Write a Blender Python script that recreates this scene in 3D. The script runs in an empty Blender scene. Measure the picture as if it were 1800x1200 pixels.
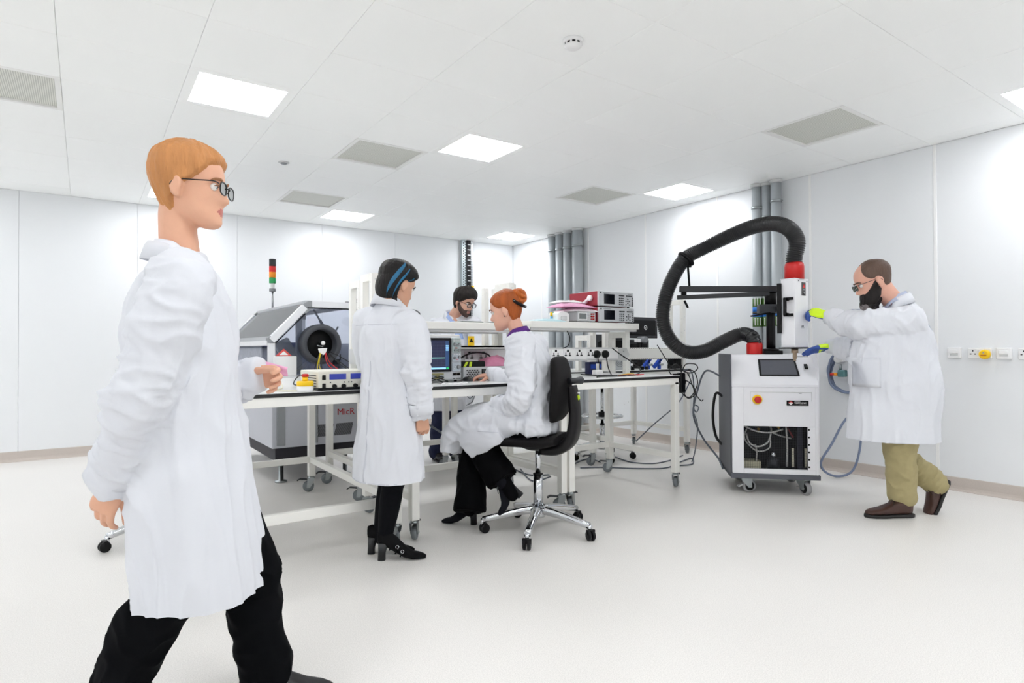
import bpy, bmesh, math, random
from mathutils import Vector, Matrix, noise
from mathutils.bvhtree import BVHTree
random.seed(7)
V = Vector
scene = bpy.context.scene
COL = scene.collection

# ---------------------------------------------------------------- camera
FPX = 1069.85
yaw, pit, rol = math.radians(35.107), math.radians(0.591), math.radians(-0.238)
cF = V((math.sin(yaw)*math.cos(pit), math.cos(yaw)*math.cos(pit), math.sin(pit)))
_r = V((math.cos(yaw), -math.sin(yaw), 0)); _u = _r.cross(cF)
cR = _r*math.cos(rol) + _u*math.sin(rol)
cU = -_r*math.sin(rol) + _u*math.cos(rol)
CAM = V((0, 0, 1.105))
cam_d = bpy.data.cameras.new('camera'); cam_o = bpy.data.objects.new('camera', cam_d); COL.objects.link(cam_o)
cam_d.sensor_width = 36; cam_d.lens = FPX*36/1800; cam_d.clip_start = .05
cam_o.matrix_world = Matrix(((cR.x, cU.x, -cF.x, CAM.x), (cR.y, cU.y, -cF.y, CAM.y), (cR.z, cU.z, -cF.z, CAM.z), (0, 0, 0, 1)))
scene.camera = cam_o
scene.view_settings.view_transform = 'Standard'; scene.view_settings.look = 'None'
scene.view_settings.gamma = 1; scene.view_settings.use_curve_mapping = False
scene.view_settings.exposure = 0.0
LIGHT_POWER = 16.6          # radiance of the ceiling light panels
w = bpy.data.worlds.new('world'); scene.world = w; w.use_nodes = True
w.node_tree.nodes['Background'].inputs[0].default_value = (.95, .97, 1, 1)
w.node_tree.nodes['Background'].inputs[1].default_value = .3
scene.cycles.max_bounces = 16; scene.cycles.diffuse_bounces = 9; scene.cycles.glossy_bounces = 5
scene.cycles.transparent_max_bounces = 12; scene.cycles.caustics_reflective = False; scene.cycles.caustics_refractive = False

def _ray(u, v): return cR*((u-900)/FPX) - cU*((v-600)/FPX) + cF
def at(u, v, d): return CAM + _ray(u, v)*d
def at_z(u, v, z): q = _ray(u, v); return CAM + q*((z-CAM.z)/q.z)
def at_y(u, v, y): q = _ray(u, v); return CAM + q*(y/q.y)
def at_x(u, v, x): q = _ray(u, v); return CAM + q*(x/q.x)

# ---------------------------------------------------------------- materials
def srgb(c):
    return tuple(((x/255)/12.92 if x/255 <= .04045 else ((x/255+.055)/1.055)**2.4) for x in c)
_M = {}
def mat(name, c, rough=.5, metal=0, var=.05, scale=40, bump=0, bscale=None, emit=0, spec=.5, stretch=None, coat=0):
    if name in _M: return _M[name]
    m = bpy.data.materials.new(name); m.use_nodes = True; nt = m.node_tree; b = nt.nodes['Principled BSDF']
    c = srgb(c)
    tc = nt.nodes.new('ShaderNodeTexCoord'); n = nt.nodes.new('ShaderNodeTexNoise'); n.inputs['Scale'].default_value = scale; n.inputs['Detail'].default_value = 3
    mp = nt.nodes.new('ShaderNodeMapping'); nt.links.new(tc.outputs['Object'], mp.inputs[0])
    if stretch: mp.inputs['Scale'].default_value = stretch
    nt.links.new(mp.outputs[0], n.inputs['Vector'])
    mx = nt.nodes.new('ShaderNodeMix'); mx.data_type = 'RGBA'
    mx.inputs[6].default_value = (*[max(0, x*(1-var)) for x in c], 1); mx.inputs[7].default_value = (*[min(1, x*(1+var)) for x in c], 1)
    nt.links.new(n.outputs[0], mx.inputs[0]); nt.links.new(mx.outputs[2], b.inputs['Base Color'])
    b.inputs['Roughness'].default_value = rough; b.inputs['Metallic'].default_value = metal; b.inputs['Specular IOR Level'].default_value = spec
    if coat: b.inputs['Coat Weight'].default_value = coat
    if bump:
        n2 = nt.nodes.new('ShaderNodeTexNoise'); n2.inputs['Scale'].default_value = bscale or scale; n2.inputs['Detail'].default_value = 4
        nt.links.new(mp.outputs[0], n2.inputs['Vector'])
        bp = nt.nodes.new('ShaderNodeBump'); bp.inputs['Strength'].default_value = bump; bp.inputs['Distance'].default_value = .01
        nt.links.new(n2.outputs[0], bp.inputs['Height']); nt.links.new(bp.outputs[0], b.inputs['Normal'])
    if emit:
        nt.links.new(mx.outputs[2], b.inputs['Emission Color']); b.inputs['Emission Strength'].default_value = emit
    _M[name] = m; return m
def glass(name, c=(240, 245, 250), alpha=.18):
    if name in _M: return _M[name]
    m = bpy.data.materials.new(name); m.use_nodes = True; nt = m.node_tree; nt.nodes.clear()
    o = nt.nodes.new('ShaderNodeOutputMaterial'); t = nt.nodes.new('ShaderNodeBsdfTransparent'); g = nt.nodes.new('ShaderNodeBsdfGlossy'); x = nt.nodes.new('ShaderNodeMixShader')
    t.inputs[0].default_value = (*srgb(c), 1); g.inputs['Roughness'].default_value = .03
    f = nt.nodes.new('ShaderNodeFresnel'); f.inputs[0].default_value = 1.25; mm = nt.nodes.new('ShaderNodeMath'); mm.operation = 'ADD'; mm.inputs[1].default_value = alpha*.2
    nt.links.new(f.outputs[0], mm.inputs[0]); nt.links.new(mm.outputs[0], x.inputs[0]); nt.links.new(t.outputs[0], x.inputs[1]); nt.links.new(g.outputs[0], x.inputs[2]); nt.links.new(x.outputs[0], o.inputs[0])
    _M[name] = m; return m

# ---------------------------------------------------------------- mesh building
def basis(z, x=None):
    z = V(z).normalized()
    x = V(x) if x is not None else (V((1, 0, 0)) if abs(z.x) < .9 else V((0, 1, 0)))
    y = z.cross(x).normalized(); x = y.cross(z)
    return x, y, z
def crom(pts, n):
    pts = [p if isinstance(p, Vector) else V(p) for p in pts]
    out = []
    for i in range(len(pts)-1):
        p0 = pts[max(i-1, 0)]; p1 = pts[i]; p2 = pts[i+1]; p3 = pts[min(i+2, len(pts)-1)]
        for k in range(n):
            t = k/n
            out.append(.5*((2*p1) + (p2-p0)*t + (2*p0-5*p1+4*p2-p3)*t*t + (3*p1-p0-3*p2+p3)*t**3))
    out.append(pts[-1]); return out
def cromf(a, n): return [v.x for v in crom([V((x, 0, 0)) for x in a], n)]
class MB:
    def __init__(s, T=None): s.v = []; s.f = []; s.m = []; s.s = []; s.T = T
    def add(s, vs, fs, m=0, sm=False):
        k = len(s.v)
        for p in vs: s.v.append(s.T @ V(p) if s.T else V(p))
        for f in fs: s.f.append([i+k for i in f]); s.m.append(m); s.s.append(sm)
        return s
    def box(s, lo, hi, m=0):
        x0, y0, z0 = lo; x1, y1, z1 = hi
        return s.add([(x0,y0,z0),(x1,y0,z0),(x1,y1,z0),(x0,y1,z0),(x0,y0,z1),(x1,y0,z1),(x1,y1,z1),(x0,y1,z1)],
              [(0,3,2,1),(4,5,6,7),(0,1,5,4),(1,2,6,5),(2,3,7,6),(3,0,4,7)], m)
    def cbox(s, c, sz, m=0): return s.box([c[i]-sz[i]/2 for i in range(3)], [c[i]+sz[i]/2 for i in range(3)], m)
    def bar(s, p0, p1, w, h, up=(0, 0, 1), m=0):
        p0, p1 = V(p0), V(p1); d = (p1-p0).normalized(); x = d.cross(V(up)).normalized(); y = x.cross(d)
        vs = [p+x*a*w/2+y*b*h/2 for p in (p0, p1) for a, b in ((-1,-1),(1,-1),(1,1),(-1,1))]
        return s.add(vs, [(0,1,2,3),(7,6,5,4),(0,4,5,1),(1,5,6,2),(2,6,7,3),(3,7,4,0)], m)
    def cyl(s, p0, p1, r0, r1=None, n=14, m=0, caps=True):
        return s.rings([p0, p1], [r0, r0 if r1 is None else r1], n, m, caps)
    def rings(s, pts, rad, n=12, m=0, caps=True, side=None, rad2=None, ex=2.0, sm=True):
        """tube through pts; elliptical with rad along `side` and rad2 across it"""
        pts = [V(p) for p in pts]; rad2 = rad2 or rad; k0 = len(s.v); N = len(pts); vs = []; X = None
        for i in range(N):
            d = (pts[min(i+1, N-1)] - pts[max(i-1, 0)])
            d = d.normalized() if d.length > 1e-9 else V((0, 0, 1))
            if side is not None: x = V(side) - d*d.dot(V(side)); x.normalize()
            elif X is None: x = basis(d)[0]
            else: x = (X - d*d.dot(X)).normalized()
            X = x; y = d.cross(x)
            for k in range(n):
                a = 2*math.pi*k/n; c, q = math.cos(a), math.sin(a)
                if ex != 2: c = math.copysign(abs(c)**(2/ex), c); q = math.copysign(abs(q)**(2/ex), q)
                vs.append(pts[i] + x*c*rad[i] + y*q*rad2[i])
        fs = [(i*n+k, i*n+(k+1) % n, (i+1)*n+(k+1) % n, (i+1)*n+k) for i in range(N-1) for k in range(n)]
        s.add(vs, fs, m, sm)
        if caps:
            s.f.append([k0+k for k in range(n-1, -1, -1)]); s.m.append(m); s.s.append(False)
            s.f.append([k0+(N-1)*n+k for k in range(n)]); s.m.append(m); s.s.append(False)
        return s
    def tube(s, pts, r, n=8, sub=8, m=0):
        p = crom(pts, sub) if sub > 1 else [V(q) for q in pts]
        return s.rings(p, [r]*len(p), n, m)
    def limb(s, pts, rad, n=14, sub=5, m=0):
        p = crom(pts, sub); r = cromf(rad, sub); s.rings(p, r, n, m)
        s.ball(p[0], (rad[0]*.98,)*3, n=n, m=m); s.ball(p[-1], (rad[-1]*.98,)*3, n=n, m=m); return s
    def ball(s, c, r, n=12, m=0, R=None, k=None):
        c = V(c); k = k or max(6, n//2); vs = [(0, 0, -1)]
        for i in range(1, k):
            t = -math.pi/2 + math.pi*i/k
            vs += [(math.cos(t)*math.cos(2*math.pi*j/n), math.cos(t)*math.sin(2*math.pi*j/n), math.sin(t)) for j in range(n)]
        vs.append((0, 0, 1)); L = len(vs)-1
        fs = [(0, 1+(j+1) % n, 1+j) for j in range(n)]
        for i in range(k-2): fs += [(1+i*n+j, 1+i*n+(j+1) % n, 1+(i+1)*n+(j+1) % n, 1+(i+1)*n+j) for j in range(n)]
        b = 1+(k-2)*n; fs += [(b+j, b+(j+1) % n, L) for j in range(n)]
        pv = [V((x*r[0], y*r[1], z*r[2])) for x, y, z in vs]
        if R is not None: pv = [R @ p for p in pv]
        return s.add([c+p for p in pv], fs, m, True)
    def lathe(s, c, ax, prof, n=20, m=0):
        """prof: list of (radius, height along ax)"""
        c = V(c); x, y, z = basis(ax); N = len(prof)
        vs = [c + z*h + (x*math.cos(2*math.pi*k/n)+y*math.sin(2*math.pi*k/n))*r for r, h in prof for k in range(n)]
        fs = [(i*n+k, i*n+(k+1) % n, (i+1)*n+(k+1) % n, (i+1)*n+k) for i in range(N-1) for k in range(n)]
        k0 = len(s.v); s.add(vs, fs, m, True)
        if prof[0][0] > 1e-6: s.f.append([k0+k for k in range(n-1, -1, -1)]); s.m.append(m); s.s.append(False)
        if prof[-1][0] > 1e-6: s.f.append([k0+(N-1)*n+k for k in range(n)]); s.m.append(m); s.s.append(False)
        return s
    def torus(s, c, ax, R, r, n=28, k=8, m=0):
        c = V(c); x, y, z = basis(ax)
        vs = []
        for i in range(n):
            e = x*math.cos(2*math.pi*i/n)+y*math.sin(2*math.pi*i/n)
            vs += [c+e*(R+r*math.cos(2*math.pi*j/k))+z*r*math.sin(2*math.pi*j/k) for j in range(k)]
        fs = [(i*k+j, ((i+1) % n)*k+j, ((i+1) % n)*k+(j+1) % k, i*k+(j+1) % k) for i in range(n) for j in range(k)]
        return s.add(vs, fs, m, True)
    def prism(s, poly, ext, m=0):
        """closed planar polygon (3D points) pushed along ext"""
        n = len(poly); e = V(ext); vs = [V(p) for p in poly] + [V(p)+e for p in poly]
        return s.add(vs, [list(range(n-1, -1, -1)), list(range(n, 2*n))] + [(i, (i+1) % n, n+(i+1) % n, n+i) for i in range(n)], m)
    def mesh(s, name='m', o=None):
        me = bpy.data.meshes.new(name); o = o or V((0, 0, 0))
        me.from_pydata([tuple(p-o) for p in s.v], [], s.f)
        me.polygons.foreach_set('material_index', s.m); me.polygons.foreach_set('use_smooth', s.s); me.update()
        return me
    def build(s, name, mats, parent=None, bevel=0, label=None, seg=1, fixn=True):
        o = ORG.get(parent.name, V((0, 0, 0))) if parent else V((0, 0, 0))
        me = s.mesh(name, o)
        if bevel or fixn:
            bm = bmesh.new(); bm.from_mesh(me)
            if fixn: bmesh.ops.recalc_face_normals(bm, faces=bm.faces)
            if bevel:
                es = [e for e in bm.edges if len(e.link_faces) == 2 and e.calc_face_angle(0) > .6 and e.calc_length() > bevel*2.2]
                bmesh.ops.bevel(bm, geom=es, offset=bevel, segments=seg, affect='EDGES', profile=.6)
            bm.to_mesh(me); bm.free()
        return link(name, me, mats, parent, label)
ORG = {}
def link(name, me, mats, parent=None, label=None):
    for m in (mats if isinstance(mats, (list, tuple)) else [mats]): me.materials.append(m)
    ob = bpy.data.objects.new(name, me); COL.objects.link(ob)
    if parent: ob.parent = parent; ORG[ob.name] = ORG.get(parent.name, V((0, 0, 0)))
    if label: ob['label'] = label
    return ob
def thing(name, label, cat, loc=(0, 0, 0), group=None):
    o = bpy.data.objects.new(name, None); COL.objects.link(o); o.location = loc; ORG[o.name] = V(loc); o.empty_display_size = .1
    o['label'] = label; o['category'] = cat
    if group: o['group'] = group
    return o
def tag(o, label, cat, group=None):
    o['label'] = label; o['category'] = cat
    if group: o['group'] = group
    return o
def struct(o): o['kind'] = 'structure'; return o
def copy_tree(o, parent=None):
    c = o.copy(); COL.objects.link(c); ORG[c.name] = ORG.get(o.name, V((0, 0, 0)))
    if parent: c.parent = parent
    for ch in list(o.children): copy_tree(ch, c)
    return c
def center_mesh(o):
    """put a one-mesh thing's origin at its base centre"""
    me = o.data; xs = [v.co for v in me.vertices]
    c = V(((min(p.x for p in xs)+max(p.x for p in xs))/2, (min(p.y for p in xs)+max(p.y for p in xs))/2, min(p.z for p in xs)))
    me.transform(Matrix.Translation(-c)); o.location = c; return o
def text(s, size, mat_, parent, origin, xdir, ydir, name='lettering', ext=.0006, align='LEFT', bold=False):
    cu = bpy.data.curves.new(name, 'FONT'); cu.body = s; cu.size = size; cu.extrude = ext; cu.align_x = align
    if bold: cu.offset = size*.018
    tmp = bpy.data.objects.new(name, cu); COL.objects.link(tmp)
    dg = bpy.context.evaluated_depsgraph_get(); me = bpy.data.meshes.new_from_object(tmp.evaluated_get(dg))
    bpy.data.objects.remove(tmp); bpy.data.curves.remove(cu)
    x = V(xdir).normalized(); y = V(ydir).normalized(); z = x.cross(y)
    o = V(origin) - (ORG.get(parent.name, V((0, 0, 0))) if parent else V((0, 0, 0)))
    me.transform(Matrix(((x.x, y.x, z.x, o.x), (x.y, y.y, z.y, o.y), (x.z, y.z, z.z, o.z), (0, 0, 0, 1))))
    me.materials.clear(); return link(name, me, mat_, parent)

# ---------------------------------------------------------------- palette
white_paint = mat('white_paint', (238, 238, 236), .45, var=.015, scale=5)
wall_paint = mat('wall_panel_white', (234, 236, 238), .5, var=.012, scale=2)
ceil_paint = mat('ceiling_tile_white', (252, 253, 252), .55, var=.012, scale=3)
strip_white = mat('strip_white', (244, 244, 243), .4, var=.01)
black_pl = mat('black_plastic', (11, 11, 13), .45, var=.15, scale=60, bump=.1, bscale=300, spec=.25)
dark_pl = mat('dark_grey_plastic', (44, 46, 50), .5, var=.08, scale=60)
grey_pl = mat('grey_plastic', (140, 143, 146), .5, var=.06)
lgrey = mat('light_grey_paint', (205, 206, 206), .45, var=.03)
white_pl = mat('white_plastic', (236, 236, 236), .4, var=.02)
chrome = mat('chrome', (215, 217, 220), .12, 1, var=.03)
steel = mat('zinc_steel', (165, 170, 172), .35, 1, var=.12, scale=25)
alu = mat('aluminium', (190, 192, 195), .35, .85, var=.05)
red_pl = mat('red_plastic', (196, 24, 22), .4, var=.06)
yellow_pl = mat('yellow_plastic', (246, 200, 10), .45, var=.05)
blue_pl = mat('blue_plastic', (20, 70, 180), .4, var=.1)
green_pl = mat('green_plastic', (20, 160, 85), .35, var=.05)
rubber_grey = mat('grey_rubber', (118, 124, 128), .6, var=.08)
cable_black = mat('black_cable', (9, 9, 11), .5, var=.1)
cable_grey = mat('grey_cable', (92, 98, 108), .5, var=.08)
# ================================================================ room
XR, YB, H = 5.4816, 7.762, 2.692
XL, YF = -4.2, -3.2
def floor_material():
    m = bpy.data.materials.new('speckled_vinyl'); m.use_nodes = True; nt = m.node_tree; b = nt.nodes['Principled BSDF']
    tc = nt.nodes.new('ShaderNodeTexCoord'); n = nt.nodes.new('ShaderNodeTexNoise'); n.inputs['Scale'].default_value = 240; n.inputs['Detail'].default_value = 5
    n2 = nt.nodes.new('ShaderNodeTexNoise'); n2.inputs['Scale'].default_value = 1.3
    r = nt.nodes.new('ShaderNodeValToRGB'); r.color_ramp.elements[0].position = .35; r.color_ramp.elements[1].position = .62
    r.color_ramp.elements[0].color = (*srgb((220, 217, 213)), 1); r.color_ramp.elements[1].color = (*srgb((238, 235, 231)), 1)
    mx = nt.nodes.new('ShaderNodeMix'); mx.data_type = 'RGBA'; mx.blend_type = 'MULTIPLY'; mx.inputs[0].default_value = .05
    nt.links.new(tc.outputs['Object'], n.inputs[0]); nt.links.new(tc.outputs['Object'], n2.inputs[0])
    nt.links.new(n.outputs[0], r.inputs[0]); nt.links.new(r.outputs[0], mx.inputs[6]); nt.links.new(n2.outputs[0], mx.inputs[7]); nt.links.new(mx.outputs[2], b.inputs['Base Color'])
    b.inputs['Roughness'].default_value = .38; b.inputs['Specular IOR Level'].default_value = .4
    bp = nt.nodes.new('ShaderNodeBump'); bp.inputs['Strength'].default_value = .05; nt.links.new(n.outputs[0], bp.inputs['Height']); nt.links.new(bp.outputs[0], b.inputs['Normal'])
    return m
struct(MB().box((XL, YF, -.1), (XR, YB, 0)).build('floor', floor_material()))
wr = struct(MB().box((XR+.02, YF, 0), (XR+.15, YB, H+.1)).build('wall_right', wall_paint))
wb = struct(MB().box((XL, YB+.02, 0), (XR+.15, YB+.15, H+.1)).build('wall_back', wall_paint))
struct(MB().box((XL-.15, YF, 0), (XL, YB+.15, H+.1)).build('wall_left', wall_paint))
struct(MB().box((XL-.15, YF-.15, 0), (XR+.15, YF, H+.1)).build('wall_front', wall_paint))
# wall cladding: one panel per metre with a proud joint strip
ys = [YB] + [y for y in (1.994+1.008*k for k in range(5, -6, -1)) if YF < y < YB-.05] + [YF]
for a, b in zip(ys[1:], ys[:-1]):
    MB().box((XR, a+.003, 0), (XR+.02, b-.003, H)).build('panel', wall_paint, wr, bevel=.002)
    if a > YF: MB().box((XR-.004, a-.011, .1), (XR+.004, a+.011, H)).build('joint_strip', strip_white, wr, bevel=.0015)
xs = [XL] + [x for x in (-.535+1.008*k for k in range(-4, 7)) if XL < x < XR-.05] + [XR]
for a, b in zip(xs[:-1], xs[1:]):
    MB().box((a+.001, YB, 0), (b-.001, YB+.02, H)).build('panel', wall_paint, wb, bevel=.0008)
# coved vinyl skirting
skirt = mat('coved_vinyl', (196, 186, 178), .5, var=.08, scale=180)
def cove(p, inward, along, L):
    prof = [(0, .098), (.004, .1), (.007, .095), (.008, .03), (.013, .014), (.024, .006), (.04, .003), (.04, 0), (0, 0)]
    p = V(p); i = V(inward); return MB().prism([p+i*x+V((0, 0, z)) for x, z in prof], V(along)*L)
struct(cove((XR, YF, 0), (-1, 0, 0), (0, 1, 0), YB-YF).build('baseboard_right', skirt))
struct(cove((XL, YB, 0), (0, -1, 0), (1, 0, 0), XR-XL).build('baseboard_back', skirt))
# suspended ceiling: clip-in tiles on a 600 mm grid, lights and grilles replace tiles
X0, Y0, G = -.117, 3.81, .6
ce = struct(MB().box((XL-.15, YF-.15, H+.02), (XR+.15, YB+.15, H+.15)).build('ceiling', ceil_paint))
LX, LY = [-3.417, -1.617, .783, 2.583, 4.983], [-1.89, 1.11, 4.11, 7.11]
lights = [(x, y) for x in LX for y in LY]
grilles = [(-.417, 4.71), (1.983, 4.71), (4.383, 4.71), (4.383, 2.31), (1.983, 6.51)]
special = set((round((x-X0)/G-.5), round((y-Y0)/G-.5)) for x, y in lights+grilles)
tile_cache = {}
nx0, nx1 = math.floor((XL-X0)/G), math.ceil((XR-X0)/G); ny0, ny1 = math.floor((YF-Y0)/G), math.ceil((YB-Y0)/G)
rest = MB()
for i in range(nx0, nx1):
    for j in range(ny0, ny1):
        if (i, j) in special: continue
        a, b = max(X0+i*G, XL), min(X0+(i+1)*G, XR); c, d = max(Y0+j*G, YF), min(Y0+(j+1)*G, YB)
        if b-a < .02 or d-c < .02: continue
        if j < -6 or i < -6:
            rest.box((a+.001, c+.001, H), (b-.001, d-.001, H+.02)); continue
        key = (round(b-a, 3), round(d-c, 3))
        if key in tile_cache:
            o = tile_cache[key].copy(); COL.objects.link(o)
        else:
            hx, hy = (b-a)/2-.0008, (d-c)/2-.0008
            o = MB().box((-hx, -hy, 0), (hx, hy, .02)).build('ceiling_tile', ceil_paint, ce, bevel=.0016); tile_cache[key] = o
        o.parent = ce; o.location = ((a+b)/2, (c+d)/2, H + random.uniform(-.0004, .0004))
rest.build('ceiling_tile_field', ceil_paint, ce)['kind'] = 'stuff'
panel_glow = mat('light_diffuser', (250, 252, 255), .5, var=.0, emit=LIGHT_POWER)
def place(x, y):
    if x < -1 or y < 0 or (x < 4 and y < 3): return 'outside the frame'
    return {(.783, 4.11): 'nearest the walking person, largest in view', (2.583, 4.11): 'above the middle benches, beside a grey grille', (4.983, 4.11): 'near the right wall, left of the near pipes',
            (.783, 7.11): 'at the back wall, partly behind the walker head', (2.583, 7.11): 'at the back wall, right of a grille', (4.983, 7.11): 'in the far back right corner',
            (4.983, 1.11): 'cut by the right edge of the frame'}.get((x, y), None) or 'outside the frame'
for (x, y) in lights:
    t = thing('ceiling_light', 'white square LED ceiling panel ' + place(x, y), 'light', (x, y, H), 'square LED panels in the ceiling')
    f = MB()
    for sx, sy, wx, wy in ((0, -1, .5988, .055), (0, 1, .5988, .055), (-1, 0, .055, .4888), (1, 0, .055, .4888)):
        f.cbox((x+sx*.2719, y+sy*.2719, H+.01), (wx, wy, .02))
    f.build('frame', ceil_paint, t, bevel=.001)
    MB().cbox((x, y, H+.012), (.49, .49, .012)).build('diffuser', panel_glow, t)
# perforated return-air grilles
def perf_mat():
    m = bpy.data.materials.new('perforated_grille'); m.use_nodes = True; nt = m.node_tree; b = nt.nodes['Principled BSDF']
    tc = nt.nodes.new('ShaderNodeTexCoord'); vo = nt.nodes.new('ShaderNodeTexVoronoi'); vo.inputs['Scale'].default_value = 90; vo.inputs['Randomness'].default_value = 0
    r = nt.nodes.new('ShaderNodeValToRGB'); r.color_ramp.elements[0].position = .3; r.color_ramp.elements[1].position = .36
    r.color_ramp.elements[0].color = (*srgb((158, 158, 150)), 1); r.color_ramp.elements[1].color = (*srgb((226, 227, 219)), 1)
    nt.links.new(tc.outputs['Object'], vo.inputs[0]); nt.links.new(vo.outputs[0], r.inputs[0]); nt.links.new(r.outputs[0], b.inputs['Base Color']); b.inputs['Roughness'].default_value = .5
    return m
perf = perf_mat()
gl = {(-.417, 4.71): 'cut by the left edge of the frame', (1.983, 4.71): 'left of the middle light panel', (4.383, 4.71): 'left of the light near the right wall', (4.383, 2.31): 'nearest the right wall, largest on the right', (1.983, 6.51): 'farthest, in front of the back wall'}
for (x, y) in grilles:
    t = thing('air_grille', 'grey perforated square ceiling grille ' + gl[(x, y)], 'grille', (x, y, H), 'perforated air grilles in the ceiling')
    f = MB()
    for sx, sy, wx, wy in ((0, -1, .598, .03), (0, 1, .598, .03), (-1, 0, .03, .538), (1, 0, .03, .538)):
        f.cbox((x+sx*.284, y+sy*.284, H+.009), (wx, wy, .022))
    f.build('frame', white_paint, t, bevel=.001)
    MB().cbox((x, y, H+.014), (.54, .54, .006)).build('perforated_plate', perf, t)
# smoke detector, small ceiling sensor
p = V((2.06, 2.372, H))
t = thing('smoke_detector', 'round white smoke detector on the ceiling, dark slotted ring', 'detector', p)
MB().lathe(p, (0, 0, -1), [(.052, 0), (.052, .012), (.047, .018)], 28).build('base', white_pl, t)
MB().lathe(p, (0, 0, -1), [(.042, .016), (.042, .03)], 28).build('vent_ring', black_pl, t)
v_ = MB()
for k in range(10):
    a = 2*math.pi*k/10; v_.cbox((p.x+.043*math.cos(a), p.y+.043*math.sin(a), H-.023), (.008, .008, .016))
v_.build('fins', white_pl, t)
MB().lathe(p, (0, 0, -1), [(.045, .029), (.044, .036), (.03, .046), (.012, .05), (0.001, .05)], 28).build('cap', white_pl, t)
p = V((1.387, 5.34, H))
t = thing('ceiling_sensor', 'small round grey sensor set in a ceiling tile', 'sensor', p)
MB().lathe(p, (0, 0, -1), [(.045, -.002), (.045, .006), (.03, .01)], 20).build('rim', lgrey, t)
MB().lathe(p, (0, 0, -1), [(.03, .009), (.02, .018), (.001, .021)], 20).build('lens', grey_pl, t)
# grey service pipes on the right wall
pipe_grey = mat('pipe_grey', (176, 182, 186), .4, var=.03, scale=8)
band_blue, band_black, band_green = mat('band_blue', (18, 110, 200), .5), mat('band_black', (20, 22, 24), .5), mat('band_green', (72, 112, 42), .5)
def pipe(u, v, r, label, grp, clamp_z, bands=None, x=5.385, ends=True):
    q = at_x(u, v, x); y = q.y
    t = thing('service_pipe', label, 'pipe', (x, y, 0), grp)
    MB().cyl((x, y, .01), (x, y, H-.002), r, n=24).build('pipe', pipe_grey, t)
    MB().lathe((x, y, H-.03), (0, 0, 1), [(r+.002, 0), (r+.012, .015), (r+.012, .029)], 24).build('ceiling_collar', lgrey, t)
    c = MB().lathe((x, y, clamp_z-.012), (0, 0, 1), [(r+.001, 0), (r+.006, 0), (r+.006, .024), (r+.001, .024)], 24)
    c.cyl((x-.012, y-r-.004, clamp_z), (x+.02, y-r-.004, clamp_z), .008, n=8); c.cyl((x+r, y, clamp_z), (XR, y, clamp_z), .006, n=8)
    c.build('clamp', steel, t)
    if bands:
        for k, (za, zb, m_) in enumerate(bands):
            MB().lathe((x, y, za), (0, 0, 1), [(r+.0015, 0), (r+.0015, zb-za)], 24).build('marker_band', m_, t)
        ar = MB()
        dirn = V((-x, -y, 0)).normalized(); sd = V((-dirn.y, dirn.x, 0))
        for (za, h_) in ((bands[0][0], .075), (bands[3][0], .07)):
            for s_ in (-.024, .0, .024):
                c0 = V((x, y, za+.012)) + dirn*math.sqrt((r+.003)**2-s_*s_) + sd*s_
                ar.bar(c0, c0+V((0, 0, h_)), .007, .002, up=dirn)
                ar.bar(c0+V((0, 0, h_*.98))-sd*.006, c0+V((0, 0, h_*.98))+sd*.006, .010, .002, up=dirn)
        ar.build('arrow_marks', white_pl, t)
    return t
g1, g2 = 'grey pipes in the far right corner', 'grey pipes behind the thermal unit'
for i, (u, r) in enumerate([(970, .055), (983.5, .055), (997, .055), (1015, .07)]):
    pipe(u, 430, r, ['leftmost, farthest grey pipe of the back corner group', 'second grey pipe from the left in the back corner group', 'third grey pipe from the left in the back corner group', 'widest grey pipe, right end of the back corner group'][i], g1, 2.46)
bands = [(1.49, 1.575, band_green), (1.445, 1.49, band_blue), (1.42, 1.445, band_black), (1.30, 1.395, band_green), (1.395, 1.42, band_blue)]
pipe(1330, 330, .046, 'left grey pipe behind the black arm, with green and blue bands', g2, 2.46, bands)
pipe(1347, 330, .04, 'middle grey pipe behind the column, between two clamped pipes', g2, 2.36, bands, x=5.41)
pipe(1364, 330, .046, 'right grey pipe rising behind the red hose collar', g2, 2.49, bands)
# perforated cable ladder on the back wall
t = thing('cable_tray', 'vertical perforated steel cable tray with black cables on back wall', 'cable tray', (4.62, 7.73, 0))
b = MB(); b.box((4.53, 7.7, .3), (4.60, 7.76, H))
holes = MB()
for k in range(60):
    z = .4+k*.038
    holes.cbox((4.55, 7.699, z), (.014, .003, .02)); holes.cbox((4.58, 7.699, z+.019), (.014, .003, .02))
b.build('tray_plate', mat('galvanised', (190, 202, 204), .4, .4, var=.08), t); h_ = holes.build('slots', dark_pl, t); h_['kind'] = 'stuff'
b = MB(); b.box((4.60, 7.68, .3), (4.665, 7.76, H)); b.build('cable_bundle', black_pl, t)
b = MB(); b.box((4.668, 7.69, .3), (4.70, 7.76, H)); b.build('side_rail', alu, t)
h2 = MB()
for k in range(60): h2.cbox((4.684, 7.689, .4+k*.038), (.012, .003, .022))
for k in range(30): h2.cbox((4.632, 7.679, .42+k*.076), (.05, .003, .012), 1)
o = h2.build('tie_marks', [dark_pl, lgrey], t); o['kind'] = 'stuff'
MB().box((4.655, 7.672, 1.93), (4.71, 7.69, 2.02)).build('yellow_label', yellow_pl, t)
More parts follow.
